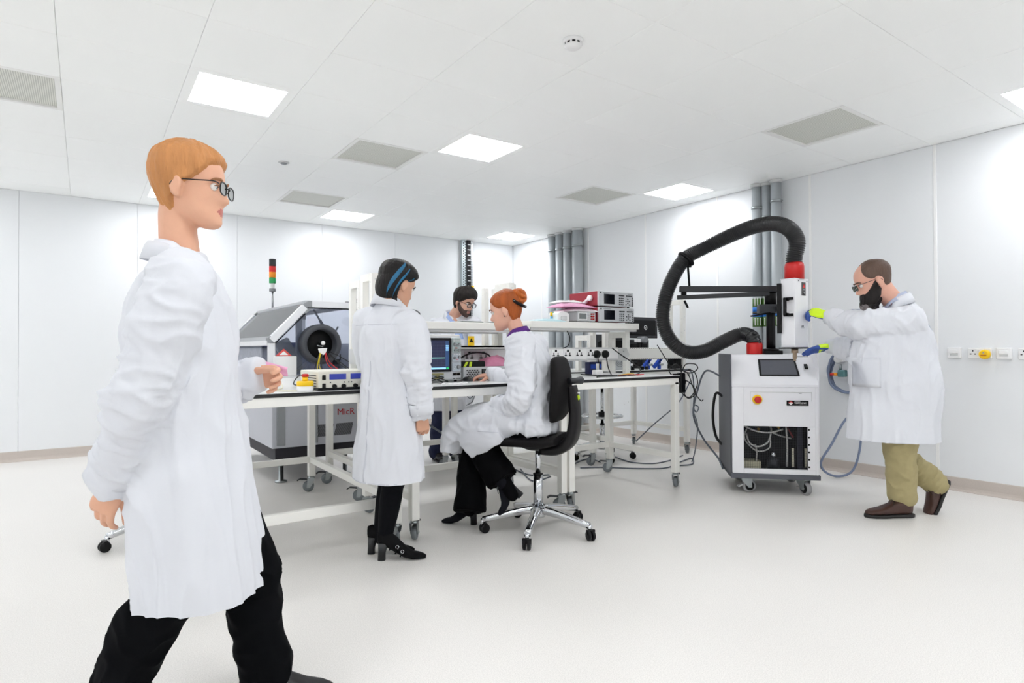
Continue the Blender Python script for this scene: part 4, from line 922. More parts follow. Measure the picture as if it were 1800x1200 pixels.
MB().cbox((xf-.036, hy+.052, 1.388), (.016, .022, .125)).build('handle_grip', black_pl, tu, bevel=.003)
b = MB(); b.cbox((xf-.02, hy+.035, 1.445), (.012, .07, .02)); b.cbox((xf-.02, hy+.035, 1.33), (.012, .07, .02)); b.build('handle_bracket', black_pl, tu, bevel=.002)
yf = hy-.001
cx = hx+.11
MB().box((cx-.02, yf-.003, 1.47), (cx+.028, yf+.001, 1.565)).build('button_plate', mat('plate_grey', (70, 68, 70), .5), tu)
MB().prism([(cx-.012, yf-.005, 1.525), (cx+.02, yf-.005, 1.525), (cx+.004, yf-.005, 1.552)], (0, .003, 0)).build('up_arrow', mat('arrow_red', (226, 60, 60), .5), tu)
MB().prism([(cx-.012, yf-.005, 1.50), (cx+.02, yf-.005, 1.50), (cx+.004, yf-.005, 1.476)], (0, .003, 0)).build('down_arrow', black_pl, tu)
b = MB(); b.prism([(cx-.008, yf-.0056, 1.497), (cx+.016, yf-.0056, 1.497), (cx+.004, yf-.0056, 1.481)], (0, .001, 0)); b.box((cx-.006, yf-.005, 1.508), (cx+.014, yf-.003, 1.519)); b.build('plate_print', grey_pl, tu)
text('ATS', .016, dark_pl, tu, (cx-.025, yf-.0005, 1.245), (1, 0, 0), (0, 0, 1), bold=True)
MB().box((cx-.03, yf-.001, 1.238), (cx+.01, yf+.001, 1.241)).build('model_line', grey_pl, tu)
MB().box((hx+hsx-.001, hy+.02, 1.22), (hx+hsx+.006, hy+.04, 1.31)).build('blue_edge_mark', mat('edge_blue', (60, 40, 170), .5), tu)
b = MB()
for zx in (hx+.05, hx+hsx-.02): b.cyl((zx, yf, HZ1-.012), (zx, yf-.002, HZ1-.012), .004, n=8)
b.build('screws', black_pl, tu)
# bracket from the mast to the head
b = MB(); b.bar(UP(.40, .30, 1.40), V((hx+.02, hy+hsy, 1.40)), .03, .05); b.build('head_arm', black_pl, tu, bevel=.003)
MB().cbox((hx-.012, hy+hsy+.004, 1.38), (.016, .03, .36)).build('slide_rail', black_pl, tu, bevel=.002)
# red collars and ribbed hose
rc = UP(.221, .30, 1.046)
MB().lathe(rc, (0, 0, 1), [(.058, 0), (.06, .006), (.06, .078), (.054, .092), (.046, .094)], 28).build('hose_collar', red_pl, tu)
tc_ = V((hx+hsx/2, hy+hsy/2, HZ1+.003)); 
MB().lathe(tc_, (0, 0, 1), [(.066, 0), (.066, .09), (.062, .112), (.052, .122)], 28).build('hose_collar', red_pl, tu)
d_ = (tc_-CAM).dot(cF)
hp = [rc+V((0, 0, .08)), rc+V((-.01, .01, .13)), at(1304, 587, 4.98), at(1272, 600, 4.97), at(1240, 616, 4.96), at(1212, 619, 4.95), at(1187, 606, 4.94), at(1170, 582, 4.93), at(1165, 552, 4.93), at(1172, 515, 4.93), at(1187, 480, 4.93), at(1206, 453, 4.93), at(1240, 435, 4.9), at(1284, 414, 4.8), at(1326, 398, 4.68), at(1362, 393, 4.55), at(1388, 403, 4.45), at(1401, 425, d_), V((tc_.x, tc_.y, HZ1+.16)), V((tc_.x, tc_.y, HZ1+.10))]
path = crom(hp, 26); ln = [0]
for a, c in zip(path[:-1], path[1:]): ln.append(ln[-1]+(c-a).length)
ht = MB(); rp = []; rr = []; s_ = 0; i = 0; step = .0033; k = 0
while s_ < ln[-1]:
    while ln[i+1] < s_: i += 1
    f = (s_-ln[i])/max(1e-9, ln[i+1]-ln[i]); rp.append(path[i].lerp(path[i+1], f)); rr.append((.0490, .0575, .0570, .0490)[k % 4] * (.94 if s_ < .05 else 1)); k += 1; s_ += step
ht.rings(rp, rr, 20); ht.build('hose', mat('hose_black', (13, 14, 18), .3, spec=.6, var=.1), tu, fixn=False)
# cables of the unit and the coil on the wall
u0 = UP(-.012, .45, .75)
for pts, r_, m_, lb, d in (([UP(-.012, .4, .70), at(1258, 692, 5.0), at(1253, 730, 5.05), at(1258, 765, 5.08), UP(-.012, .45, .30)], .011, cable_black, 'thick black hose bowing out of the thermal unit side', 0),
                           ([UP(-.012, .5, .86), at(1240, 652, 5.2), at(1225, 690, 5.25), at(1219, 730, 5.3), at(1236, 770, 5.3), at(1262, 804, 5.15), UP(-.02, .35, .12)], .008, cable_grey, 'long dark grey cable arching from the far bench to the unit base', 0)):
    tag(MB().tube(pts, r_).build('cable', m_), lb, 'cable')
cc = V((5.43, 2.70, .86))
hk = thing('hose_hook', 'white hose reel bracket on the right wall with a valve', 'hook', (5.46, 2.7, 1.0))
MB().cyl((5.48, 2.70, .995), (5.36, 2.70, .995), .028, n=18).build('drum', white_pl, hk); MB().lathe((5.36, 2.70, .995), (-1, 0, 0), [(.036, 0), (.036, .006), (.02, .008), (.012, .004)], 20).build('cap', lgrey, hk)
MB().cyl((5.40, 2.70, .95), (5.40, 2.70, .90), .012, n=10).build('stub', steel, hk)
vb = MB().box((5.375, 2.655, .84), (5.435, 2.715, .90)).build('valve_body', mat('valve_teal', (84, 128, 130), .5), hk, bevel=.006)
MB().cbox((5.39, 2.745, .862), (.03, .05, .025)).build('valve_handle', mat('orange_handle', (240, 150, 20), .5), hk, bevel=.005)
MB().cyl((5.385, 2.762, .85), (5.385, 2.762, .872), .02, n=12).build('valve_knob', red_pl, hk)
pts = []
for k in range(5*18+1):
    a = 2*math.pi*k/18; R_ = .155+.018*math.sin(k*.37)+.004*(k//18); pts.append((5.44-.012*(k//18)-.01*math.sin(a*.5), 2.64+R_*.95*math.sin(a)+.01*math.sin(k*1.3), .865+(R_*1.05)*math.cos(a)))
pts += [(5.40, 2.52, .72), (5.38, 2.50, .55), at(1488, 735, 5.16), at(1462, 780, 5.12), at(1443, 812, 5.1), at(1452, 830, 5.1), at(1476, 837, 5.1), at(1500, 825, 5.12), at(1512, 785, 5.14), at(1515, 730, 5.15)]
tag(MB().tube(pts, .0095, n=8, sub=4).build('wall_hose', mat('hose_blue_grey', (112, 124, 150), .45, var=.06)), 'coiled blue-grey hose on the right wall trailing to the floor', 'hose')
# tangle of leads at the right end of the benches, leads on the floor
def tang(pts, d=5.3): return [at(u, v, d) for u, v in pts]
tl = [([(1199, 652), (1206, 640), (1222, 640), (1226, 648), (1215, 655), (1202, 653)], 4.95, .0045, 'black lead looped at the right bench corner, upper'),
      ([(1200, 652), (1188, 640), (1176, 650), (1185, 662), (1205, 668), (1218, 678), (1222, 692), (1210, 700), (1202, 688), (1206, 668)], 4.93, .0045, 'black lead looped at the right bench corner, lower'),
      ([(1198, 653), (1192, 670), (1200, 692), (1214, 697), (1226, 674), (1219, 652), (1201, 652)], 4.9, .0045, 'black lead hanging in a wide loop beside the right bench leg'),
      ([(1201, 652), (1210, 658), (1222, 690), (1232, 704), (1236, 702)], 4.97, .004, 'short dark lead ending right of the bench corner'),
      ([(1155, 606), (1170, 630), (1180, 645), (1199, 653)], 5.05, .004, 'black lead running down from the hose side to the bench corner'),
      ([(1202, 650), (1216, 655), (1220, 690), (1219, 715), (1224, 724), (1228, 716), (1221, 712), (1219, 724), (1226, 748), (1222, 790), (1216, 812)], 4.98, .005, 'grey lead with a small knot falling to the floor beside the right bench')]
for k, (p_, d, r_, lb) in enumerate(tl): tag(MB().tube(tang(p_, d), r_, n=7).build('cable', cable_grey if 'grey' in lb else cable_black), lb, 'cable', 'leads hanging off the far bench')
fl = [([(1213, 670), (1192, 708), (1150, 755), (1112, 786)], None, 'grey lead running diagonally down under the far bench'),]
tag(MB().tube([at_y(1213, 670, 4.0), at_y(1192, 708, 4.05), at_y(1150, 745, 4.15), at_y(1118, 775, 4.2)], .006).build('cable', cable_grey), 'grey lead running diagonally down under the far bench', 'cable')
for pts, lb in (([(1082, 803), (1110, 812), (1150, 814), (1180, 808), (1200, 800)], 'grey lead on the floor between the right bench legs, rear'), ([(1020, 822), (1060, 821), (1120, 823), (1170, 822), (1195, 812), (1216, 805), (1217, 815), (1195, 818)], 'grey lead on the floor behind the right bench castor'),
                ([(985, 838), (1010, 815), (1035, 806), (1055, 812)], 'grey lead on the floor behind the paired bench legs'), ([(900, 822), (930, 834), (967, 834)], 'grey lead on the floor behind the chair column, upper'), ([(915, 824), (936, 845), (968, 837)], 'grey lead on the floor behind the chair column, lower')):
    tag(MB().tube([at_z(u, v, .007) for u, v in pts], .006, n=7).build('floor_lead', cable_grey), lb, 'cable', 'grey leads on the floor')
tag(MB().tube([at_y(742, 738, 3.6), at_y(760, 750, 3.75), at_y(790, 770, 3.9), at_y(800, 778, 3.95)], .007).build('cable', cable_grey), 'grey tube slanting under the middle bench beside the standing woman', 'cable')
tag(MB().tube([at_y(820, 694, 3.8), at_y(826, 700, 3.8), at_y(834, 694, 3.8), at_y(830, 706, 3.8), at_y(820, 712, 3.8)], .003).build('cable', cable_grey), 'thin looped lead under the middle bench top', 'cable')

# ================================================================ chairs
fab = mat('chair_black', (15, 13, 14), .6, spec=.15, var=.12, scale=80, bump=.15, bscale=400)
def five_star(t, c, ang0, r, zt, zg):
    """chrome five arm base, column with gas lift, twin-wheel castors"""
    for k in range(5):
        a = ang0+2*math.pi*k/5; d = V((math.cos(a), math.sin(a), 0))
        n = 8; P_ = [c+d*(.02+(r-.02)*i/n)+V((0, 0, .135-.055*(i/n)**1.4)) for i in range(n+1)]
        MB().rings(P_, [.026-.009*i/n for i in range(n+1)], 12, side=(0, 0, 1), rad2=[.027-.008*i/n for i in range(n+1)], ex=3).build('base_arm', chrome, t)
        e = c+d*r; s = V((-d.y, d.x, 0)); s = (s*math.cos(.7*k)+d*math.sin(.7*k)).normalized()
        MB().cyl(e+V((0, 0, .085)), e+V((0, 0, .05)), .012, n=10).build('castor_stem', chrome, t)
        w_ = MB(); o_ = V((s.y, -s.x, 0))*.012
        for q in (-1, 1): w_.lathe(e+o_+s*(q*.013)+V((0, 0, .029))-s*.009, s, [(.012, 0), (.026, .001), (.029, .005), (.029, .013), (.026, .017), (.012, .018)], 18)
        w_.bar(e+o_+V((0, 0, .034)), e+o_+V((0, 0, .062)), .018, .05, up=s); w_.build('castor', black_pl, t)
    MB().lathe(c, (0, 0, 1), [(.04, .09), (.045, .10), (.045, .14), (.03, .15)], 22).build('hub', chrome, t)
    MB().cyl(c+V((0, 0, .14)), c+V((0, 0, zg)), .028, n=20).build('column', chrome, t)
    MB().lathe(c+V((0, 0, zg-.002)), (0, 0, 1), [(.03, 0), (.03, .006), (.016, .008)], 18).build('column_cap', black_pl, t)
    MB().cyl(c+V((0, 0, zg)), c+V((0, 0, zt)), .0165, n=16).build('gas_lift', chrome, t)
CC = V((2.24, 2.92, 0))
cfw = V((-.572, .820, 0)).normalized(); crt = V((cfw.y, -cfw.x, 0))
ch = thing('swivel_chair', 'black swivel chair with chrome five-star base under the seated woman', 'chair', CC)
a0 = math.atan2(2.676-2.92, 1.97-2.24)
five_star(ch, CC, a0, .335, .53, .345)
def CPt(f, r, z): return CC + cfw*f + crt*r + V((0, 0, z))
# seat shell: one swept section from front lip through the rear curve up to the back bracket
prof = [(.25, .525, .17), (.20, .54, .20), (.10, .545, .215), (0, .545, .22), (-.09, .545, .215), (-.15, .555, .18)]
m_ = MB(); m_.rings([CPt(f, 0, z+.01) for f, z, w_ in prof], [w_ for f, z, w_ in prof], 24, side=crt, rad2=[.022, .03, .034, .034, .032, .026], ex=3.2); m_.build('seat', fab, ch)
br = [(-.04, .50, .10), (-.13, .505, .10), (-.195, .545, .095), (-.225, .62, .085), (-.232, .70, .075), (-.225, .80, .07), (-.215, .88, .062)]
m_ = MB(); m_.rings(crom([CPt(f, 0, z) for f, z, w_ in br], 4), cromf([w_ for *_, w_ in br], 4), 18, side=crt, rad2=cromf([.03, .034, .034, .03, .028, .026, .02], 4), ex=3.5); m_.build('back_bracket', mat('chair_shell', (16, 14, 16), .42, spec=.25, var=.08), ch)
m_ = MB(); m_.lathe(CC+V((0, 0, .495)), (0, 0, 1), [(.07, 0), (.12, .02), (.13, .035)], 22); m_.build('seat_mechanism', black_pl, ch)
bp = [(-.12, .675, .14), (-.135, .715, .185), (-.145, .79, .205), (-.15, .88, .20), (-.145, .97, .185), (-.135, 1.03, .155), (-.13, 1.05, .10)]
m_ = MB(); m_.rings(crom([CPt(f, 0, z) for f, z, w_ in bp], 4), cromf([w_ for *_, w_ in bp], 4), 26, side=crt, rad2=cromf([.016, .026, .03, .03, .028, .022, .012], 4), ex=2.8); m_.build('backrest', fab, ch)
m_ = MB(); k0 = CPt(-.19, .02, .905); m_.rings([k0, k0+crt*.05-cfw*.03, k0+crt*.11-cfw*.045, k0+crt*.13-cfw*.045], [.02, .018, .024, .018], 12); m_.build('adjust_knob', dark_pl, ch)
q = CPt(-.252, -.0, .81); MB().ball(q, (.010, .010, .016), 12).build('lime_tag', mat('lime_tag', (190, 220, 30), .4), ch)
MB().cbox(q+V((0, 0, .028)), (.012, .012, .008)).build('white_mark', white_pl, ch)
MB().box((0, 0, 0), (.001, .001, .001)) 
m_ = MB(); m_.bar(CPt(.05, .18, .49), CPt(.02, .25, .485), .012, .008); m_.build('tilt_lever', black_pl, ch)
def stool(name, label, c, ang, zs, ring):
    t = thing(name, label, 'stool', c)
    five_star(t, c, ang, .31, zs-.03, .34)
    MB().lathe(c+V((0, 0, zs)), (0, 0, 1), [(.001, -.03), (.06, -.03), (.19, -.005), (.215, .012), (.21, .03), (.17, .038), (.001, .034)], 30).build('seat', fab, t)
    MB().lathe(c+V((0, 0, zs-.07)), (0, 0, 1), [(.06, 0), (.07, .035), (.05, .04)], 18).build('mechanism', black_pl, t)
    MB().bar(c+V((0, 0, zs-.05)), c+V((-.15, -.06, zs-.07)), .02, .012).build('lever', black_pl, t)
    if ring:
        MB().torus(c+V((0, 0, ring)), (0, 0, 1), .20, .011, n=40).build('foot_ring', chrome, t)
        for k in range(3):
            a = 2*math.pi*k/3+.4; MB().bar(c+V((0, 0, ring-.01)), c+V((math.cos(a)*.2, math.sin(a)*.2, ring)), .02, .01).build('ring_spoke', chrome, t)
        MB().cyl(c+V((0, 0, ring-.03)), c+V((0, 0, ring+.04)), .038, n=16).build('ring_hub', black_pl, t)
    return t
sc0 = at(1058, 640, 6.1); sc0.z = 0
stool('stool', 'black round stool with a chrome foot ring behind the benches', sc0, .5, .80, .42)
c2 = V((.404, 4.095, 0)); stool('stool', 'black stool on a chrome star base beside the left bench', c2, math.atan2(4.015-4.095, .115-.404), .56, None)
# ================================================================ people
UPV = V((0, 0, 1)); GR = V((cR.x, cR.y, 0)).normalized(); GF = V((cF.x, cF.y, 0)).normalized()
def sstep(a, b, x):
    t = max(0, min(1, (x-a)/(b-a))); return t*t*(3-2*t)
def interp(tab, x):
    if x <= tab[0][0]: return tab[0][1]
    for (a, p), (b, q) in zip(tab[:-1], tab[1:]):
        if x <= b: return p+(q-p)*(x-a)/(b-a)
    return tab[-1][1]
def remesh(mb, vox, smooth=2, fac=.5):
    me = mb.mesh('tmp'); bm = bmesh.new(); bm.from_mesh(me); bmesh.ops.recalc_face_normals(bm, faces=bm.faces); bm.to_mesh(me); bm.free()
    o = bpy.data.objects.new('tmp', me); COL.objects.link(o)
    m = o.modifiers.new('r', 'REMESH'); m.mode = 'VOXEL'; m.voxel_size = vox; m.adaptivity = 0
    if smooth: s_ = o.modifiers.new('s', 'SMOOTH'); s_.iterations = smooth; s_.factor = fac
    dg = bpy.context.evaluated_depsgraph_get(); r = bpy.data.meshes.new_from_object(o.evaluated_get(dg))
    bpy.data.objects.remove(o); bpy.data.meshes.remove(me); return r
def wrinkle(me, fields):
    """push vertices along their normals by stretched noise: cloth folds"""
    vs = me.vertices; nor = [V(v.normal) for v in vs]; cos = [V(v.co) for v in vs]
    for p0, p1, R, fa, fc, amp, seed in fields:
        p0, p1 = V(p0), V(p1); ax = p1-p0; L = ax.length; ax = ax/L
        for i, c in enumerate(cos):
            r = c-p0; t = r.dot(ax)
            if t < -R or t > L+R: continue
            q = r-ax*t; ql = q.length
            if ql > R: continue
            wgt = (1-sstep(.75*R, R, ql))*sstep(-R, -.2*R, t)*(1-sstep(L+.2*R, L+R, t))
            n = noise.noise(V((q.x*fc+seed, q.y*fc, q.z*fc)) + ax*(t*fa)); n2 = abs(noise.noise(V((q.x*fc*1.6, q.y*fc*1.6+seed, q.z*fc*1.6)) + ax*(t*fa*1.7)))
            vs[i].co = vs[i].co + nor[i]*(1.75*amp*wgt*(n*.95 + .6*max(0, 1-n2*2.8)**1.4 + .03))
    me.update()
def open_bottom(me, z, below=-.5):
    bm = bmesh.new(); bm.from_mesh(me)
    bmesh.ops.bisect_plane(bm, geom=bm.verts[:]+bm.edges[:]+bm.faces[:], plane_co=(0, 0, z+.006), plane_no=(0, 0, 1), clear_inner=True); bm.to_mesh(me); bm.free()
def finish(me, name, mats, root, label=None):
    o = ORG[root.name]; me.transform(Matrix.Translation(-o)); me.materials.clear()
    me.polygons.foreach_set('use_smooth', [True]*len(me.polygons)); return link(name, me, mats, root, label)
# ---- head
HT = [(-.120, .012, .072, .048), (-.114, .028, .084, .022), (-.100, .043, .090, -.012), (-.080, .054, .089, -.045), (-.055, .061, .089, -.068), (-.028, .066, .088, -.084), (0, .071, .086, -.096), (.025, .0745, .091, -.104), (.05, .076, .089, -.106), (.072, .073, .081, -.100), (.09, .064, .066, -.088), (.105, .049, .045, -.066), (.115, .03, .02, -.04), (.120, .01, -.005, -.02)]
def hrow(z):
    return [interp([(r[0], r[k]) for r in HT], z) for k in (1, 2, 3)]
def hpt(th, z, off=0, w_=1):
    w, yf, yb = hrow(z); c, s_ = math.cos(th), math.sin(th); e = 2/2.25
    x = w*w_*math.copysign(abs(s_)**e, s_); y = (yf+yb)/2+(yf-yb)/2*math.copysign(abs(c)**e, c)
    p = V((x, y, z))
    if off:
        n = V((x/.075**2, (y-(-.008))/.098**2, (z-.005)/.125**2)).normalized(); p = p+n*off
    return p
HZ = [-.120, -.117, -.112, -.105, -.097, -.088, -.079, -.072, -.066, -.060, -.052, -.044, -.036, -.028, -.02, -.012, -.004, .004, .012, .02, .028, .036, .045, .055, .065, .075, .084, .092, .099, .105, .110, .114, .1175, .120]
def head_mesh(mb, M, sc, nose=1.0, n=56):
    vs = []
    for z in HZ:
        for k in range(n):
            th = 2*math.pi*k/n; p = hpt(th, z)
            if p.y > .03:
                x = p.x; d = 0
                prof = interp([(-.06, 0), (-.05, .004), (-.044, .018), (-.037, .027), (-.028, .023), (-.01, .013), (.008, .005), (.022, 0)], z)
                wd = interp([(-.05, .017), (-.036, .016), (-.02, .011), (.02, .009)], z)
                d += nose*prof*math.exp(-(x/wd)**2)
                for sx in (-1, 1): d -= .010*math.exp(-((x-sx*.031)/.017)**2-((z-.001)/.011)**2); d += .004*math.exp(-((x-sx*.03)/.022)**2-((z-.020)/.007)**2); d += .003*math.exp(-((x-sx*.042)/.018)**2-((z+.03)/.016)**2)
                d += .0055*math.exp(-(x/.021)**2-((z+.064)/.0045)**2) + .006*math.exp(-(x/.018)**2-((z+.0755)/.005)**2) - .003*math.exp(-(x/.024)**2-((z+.0695)/.0022)**2) + .005*math.exp(-(x/.02)**2-((z+.104)/.010)**2)
                p.y += d
            vs.append(M @ (p*sc))
    N = len(HZ); fs = [(i*n+k, i*n+(k+1) % n, (i+1)*n+(k+1) % n, (i+1)*n+k) for i in range(N-1) for k in range(n)]
    fs += [list(range(n-1, -1, -1)), [(N-1)*n+k for k in range(n)]]; mb.add(vs, fs, 0, True)
    R = M.to_3x3()
    for sx in (-1, 1):
        E = Matrix.Rotation(sx*-.35, 3, 'Z') @ Matrix.Rotation(-.15, 3, 'X')
        mb.ball(M @ (V((sx*.0765, -.012, -.012))*sc), (.009*sc, .019*sc, .032*sc), 14, R=R @ E, k=12)
        mb.ball(M @ (V((sx*.075, -.008, -.036))*sc), (.008*sc, .010*sc, .012*sc), 10, R=R)
        mb.torus(M @ (V((sx*.080, -.014, -.008))*sc), R @ E @ V((1, 0, 0)), .018*sc, .0045*sc, 18, 7)
def shell(M, sc, off, n=72, zs=None, w_=1, jit=.0):
    """surface offset from the head; off(theta, z) in metres; parts under the skin are dropped"""
    zs = zs or [HZ[0]+(HZ[-1]-HZ[0])*i/52 for i in range(53)]
    vs = []; of = []
    for z in zs:
        for k in range(n):
            th = 2*math.pi*k/n; th = th-2*math.pi if th > math.pi else th
            o_ = off(th, z); of.append(o_); vs.append(M @ (hpt(th, z, o_ + (jit*noise.noise(V((math.sin(th)*14, math.cos(th)*14, z*12))) if o_ > .002 else 0), w_)*sc))
    mb = MB(); fs = []
    for i in range(len(zs)-1):
        for k in range(n):
            q = (i*n+k, i*n+(k+1) % n, (i+1)*n+(k+1) % n, (i+1)*n+k)
            if max(of[a] for a in q) > -.003: fs.append(q)
    fs.append([(len(zs)-1)*n+k for k in range(n)])
    return mb.add(vs, fs, 0, True)
def hair_off(line, T, soft=.010, under=-.006):
    def f(th, z):
        zl = interp(line, abs(math.degrees(th))); t = sstep(zl-soft, zl+soft, z); tt = T(th, z) if callable(T) else T
        return under+(tt-under)*t
    return f
def frame_from(pos, fwd, pitch=0, roll=0):
    """head frame: x right, y forward, z up; pitch in degrees downward"""
    f = V((fwd.x, fwd.y, 0)).normalized(); r = f.cross(UPV).normalized()
    Q = Matrix.Rotation(math.radians(-pitch), 3, r); f = Q @ f; u = r.cross(f)
    Q = Matrix.Rotation(math.radians(roll), 3, f); r = Q @ r; u = Q @ u
    return Matrix(((r.x, f.x, u.x, pos.x), (r.y, f.y, u.y, pos.y), (r.z, f.z, u.z, pos.z), (0, 0, 0, 1)))
# ---- hand
def hand(mb, Wp, f, pn, right, curl=(25, 30, 20), thumb=(.6, .7, .25), s=1.0, curls=None, fat=1.0):
    f = V(f).normalized(); pn = V(pn); pn = (pn-f*pn.dot(f)).normalized(); l = f.cross(pn) if right else pn.cross(f); Wp = V(Wp)
    P_ = [-.04, -.01, .02, .05, .08, .096]; mb.rings([Wp+f*(x*s) for x in P_], [a*s*fat for a in (.025, .026, .032, .040, .042, .038)], 16, side=l, rad2=[a*s*fat for a in (.019, .018, .017, .016, .0145, .011)])
    for k, (o_, L, b0) in enumerate(((.031, .070, .088), (.0105, .078, .094), (-.0105, .073, .091), (-.0305, .058, .082))):
        c = (curls[k] if curls else curl); p = Wp+f*(b0*s)+l*(o_*s); d = (f+l*(.12*(1.5-k)*.35)).normalized(); pts = [p-d*.02*s, p]
        for q, fr in enumerate((.45, .31, .24)):
            ax = d.cross(pn).normalized() if abs(d.dot(pn)) < .999 else l
            d = Matrix.Rotation(math.radians(c[q]), 3, f.cross(pn).normalized()) @ d; p = p+d*(L*fr*s); pts.append(p)
        mb.limb(pts, [.0098*s*fat, .0098*s*fat, .009*s*fat, .0082*s*fat, .0068*s*fat], 10, 3)
    p = Wp+f*(.022*s)+l*(.020*s)+pn*(.006*s); d = (f*thumb[0]+l*thumb[1]+pn*thumb[2]).normalized(); pts = [p]
    for L in (.042, .032, .025):
        p = p+d*(L*s); pts.append(p); d = (d+f*.22).normalized()
    mb.limb(pts, [.0155*s*fat, .0125*s*fat, .0105*s*fat, .0085*s*fat], 10, 3)
# ---- shoes
def shoe(root, heel, d, up, L, kind, mats, name='shoe'):
    d = V(d).normalized(); up = (V(up)-d*V(up).dot(d)).normalized(); r = d.cross(up); T = Matrix(((r.x, d.x, up.x, heel.x), (r.y, d.y, up.y, heel.y), (r.z, d.z, up.z, heel.z), (0, 0, 0, 1)))
    s = L/.29
    if kind == 'flat':
        b = MB(T); b.rings([(0, y*s, z) for y, z in ((.004, .06), (.03, .062), (.07, .064), (.11, .062), (.15, .052), (.19, .043), (.24, .037), (.27, .032), (.288, .026))], [x*s for x in (.018, .032, .036, .038, .042, .047, .046, .036, .018)], 18, side=(1, 0, 0), rad2=[.036, .042, .044, .042, .033, .024, .018, .014, .008], ex=2.6)
        u = finish(remesh(b, .005, 2), name, mats[0], root)
        b = MB(T); b.rings([(0, y*s, .012) for y in (-.004, .02, .07, .13, .19, .25, .28, .295)], [x*s for x in (.02, .036, .038, .04, .049, .046, .034, .014)], 18, side=(1, 0, 0), rad2=[.012]*8, ex=4); b.build('sole', mats[1], u)
        b = MB(T)
        for k in range(5):
            y = (.118+.017*k)*s; z = .098-.0115*k; b.tube([(-.022, y, z-.012), (-.008, y+.004, z+.002), (.008, y-.004, z+.002), (.022, y, z-.012)], .0026, n=6, sub=4)
        b.tube([(0, .115*s, .10), (.02, .12*s, .105), (.03, .13*s, .09), (.012, .12*s, .10), (-.02, .125*s, .104), (-.034, .14*s, .085)], .0024, n=6, sub=4)
        b.build('laces', mats[2], u)
    else:
        hh = .078
        zz = lambda y: hh*(1-sstep(.02, .20, y/s))
        b = MB(T); Y = (.0, .02, .05, .085, .12, .16, .20, .235, .26, .275)
        b.rings([(0, y*s, zz(y*s)+h_) for y, h_ in zip(Y, (.04, .04, .04, .036, .031, .026, .022, .019, .015, .012))], [x*s for x in (.014, .026, .030, .031, .034, .040, .041, .034, .022, .010)], 16, side=(1, 0, 0), rad2=[x for x in (.030, .038, .040, .036, .031, .025, .020, .017, .013, .008)], ex=2.3)
        if kind == 'boot': b.limb([(0, .05*s, hh+.04), (0, .045*s, hh+.12)], [.036, .038], 14)
        u = finish(remesh(b, .0045, 2), name, mats[0], root)
        b = MB(T); b.rings([(0, .032*s, hh+.012), (0, .024*s, hh*.5), (0, .022*s, 0)], [.024, .018, .019], 14, side=(1, 0, 0), rad2=[.026, .019, .020], ex=4); b.build('heel', mats[1], u)
        if kind == 'buckle':
            for k in range(2):
                y = .125+.028*k; b = MB(T); z0 = zz(y*s); b.tube([(.040*s, y*s-.02, z0+.012), (.034, y*s-.006, z0+.048-.008*k), (.0, y*s, z0+.065-.012*k), (-.03, y*s, z0+.045-.006*k)], .0042, n=6, sub=4); b.build('strap', mats[0], u)
                b = MB(T); b.torus((.036, y*s-.009, z0+.046-.008*k), (1, -.2, .35), .008, .0016, 16, 6); b.build('buckle', chrome, u)
        elif kind == 'boot':
            b = MB(T); b.tube([(.0, .10*s, hh+.045), (.018, .115*s, hh+.05), (.03, .13*s, hh+.03)], .0024, n=6, sub=4); b.tube([(.0, .10*s, hh+.045), (-.018, .115*s, hh+.05), (-.03, .13*s, hh+.03)], .0024, n=6, sub=4); b.build('laces', mats[1], u)
    return u
# ---- shared clothing pieces
coat_white = mat('lab_coat_white', (219, 221, 227), .8, var=.012, scale=14, bump=.12, bscale=26, spec=.2)
seam_white = mat('lab_coat_seam', (200, 202, 210), .8, var=.01)
def collar(parent, N, fw, up, r, h=.05, gap=28, m=None, name='collar', drop=.055, flare=.034, front_drop=.05):
    up = V(up).normalized(); f = (V(fw)-up*V(fw).dot(up)).normalized(); rt_ = f.cross(up); n = 40; vs = []; prof = [(0, 0), (.003, h*.6), (.005, h), (.011, h+.003), (.018, h-.010), (flare, h-drop)]
    for i in range(n+1):
        a = math.radians(gap+(360-2*gap)*i/n); e = f*math.cos(a)*1.05+rt_*math.sin(a); fd = front_drop*max(0, math.cos(a))**1.5
        base = V(N)+e*r-up*(fd*1.2); eh = V((e.x, e.y, 0)).normalized()
        for q, (dr, z) in enumerate(prof): vs.append(base+e*dr+up*z if q < 4 else base+e*.012+up*h+eh*(dr-.012)-UPV*(h-z))
    k = len(prof); fs = [(i*k+j, i*k+j+1, (i+1)*k+j+1, (i+1)*k+j) for i in range(n) for j in range(k-1)]
    o = MB().add(vs, fs, 0, True).build(name, m or coat_white, parent); s_ = o.modifiers.new('thick', 'SOLIDIFY'); s_.thickness = .004; s_.offset = 0
    return o
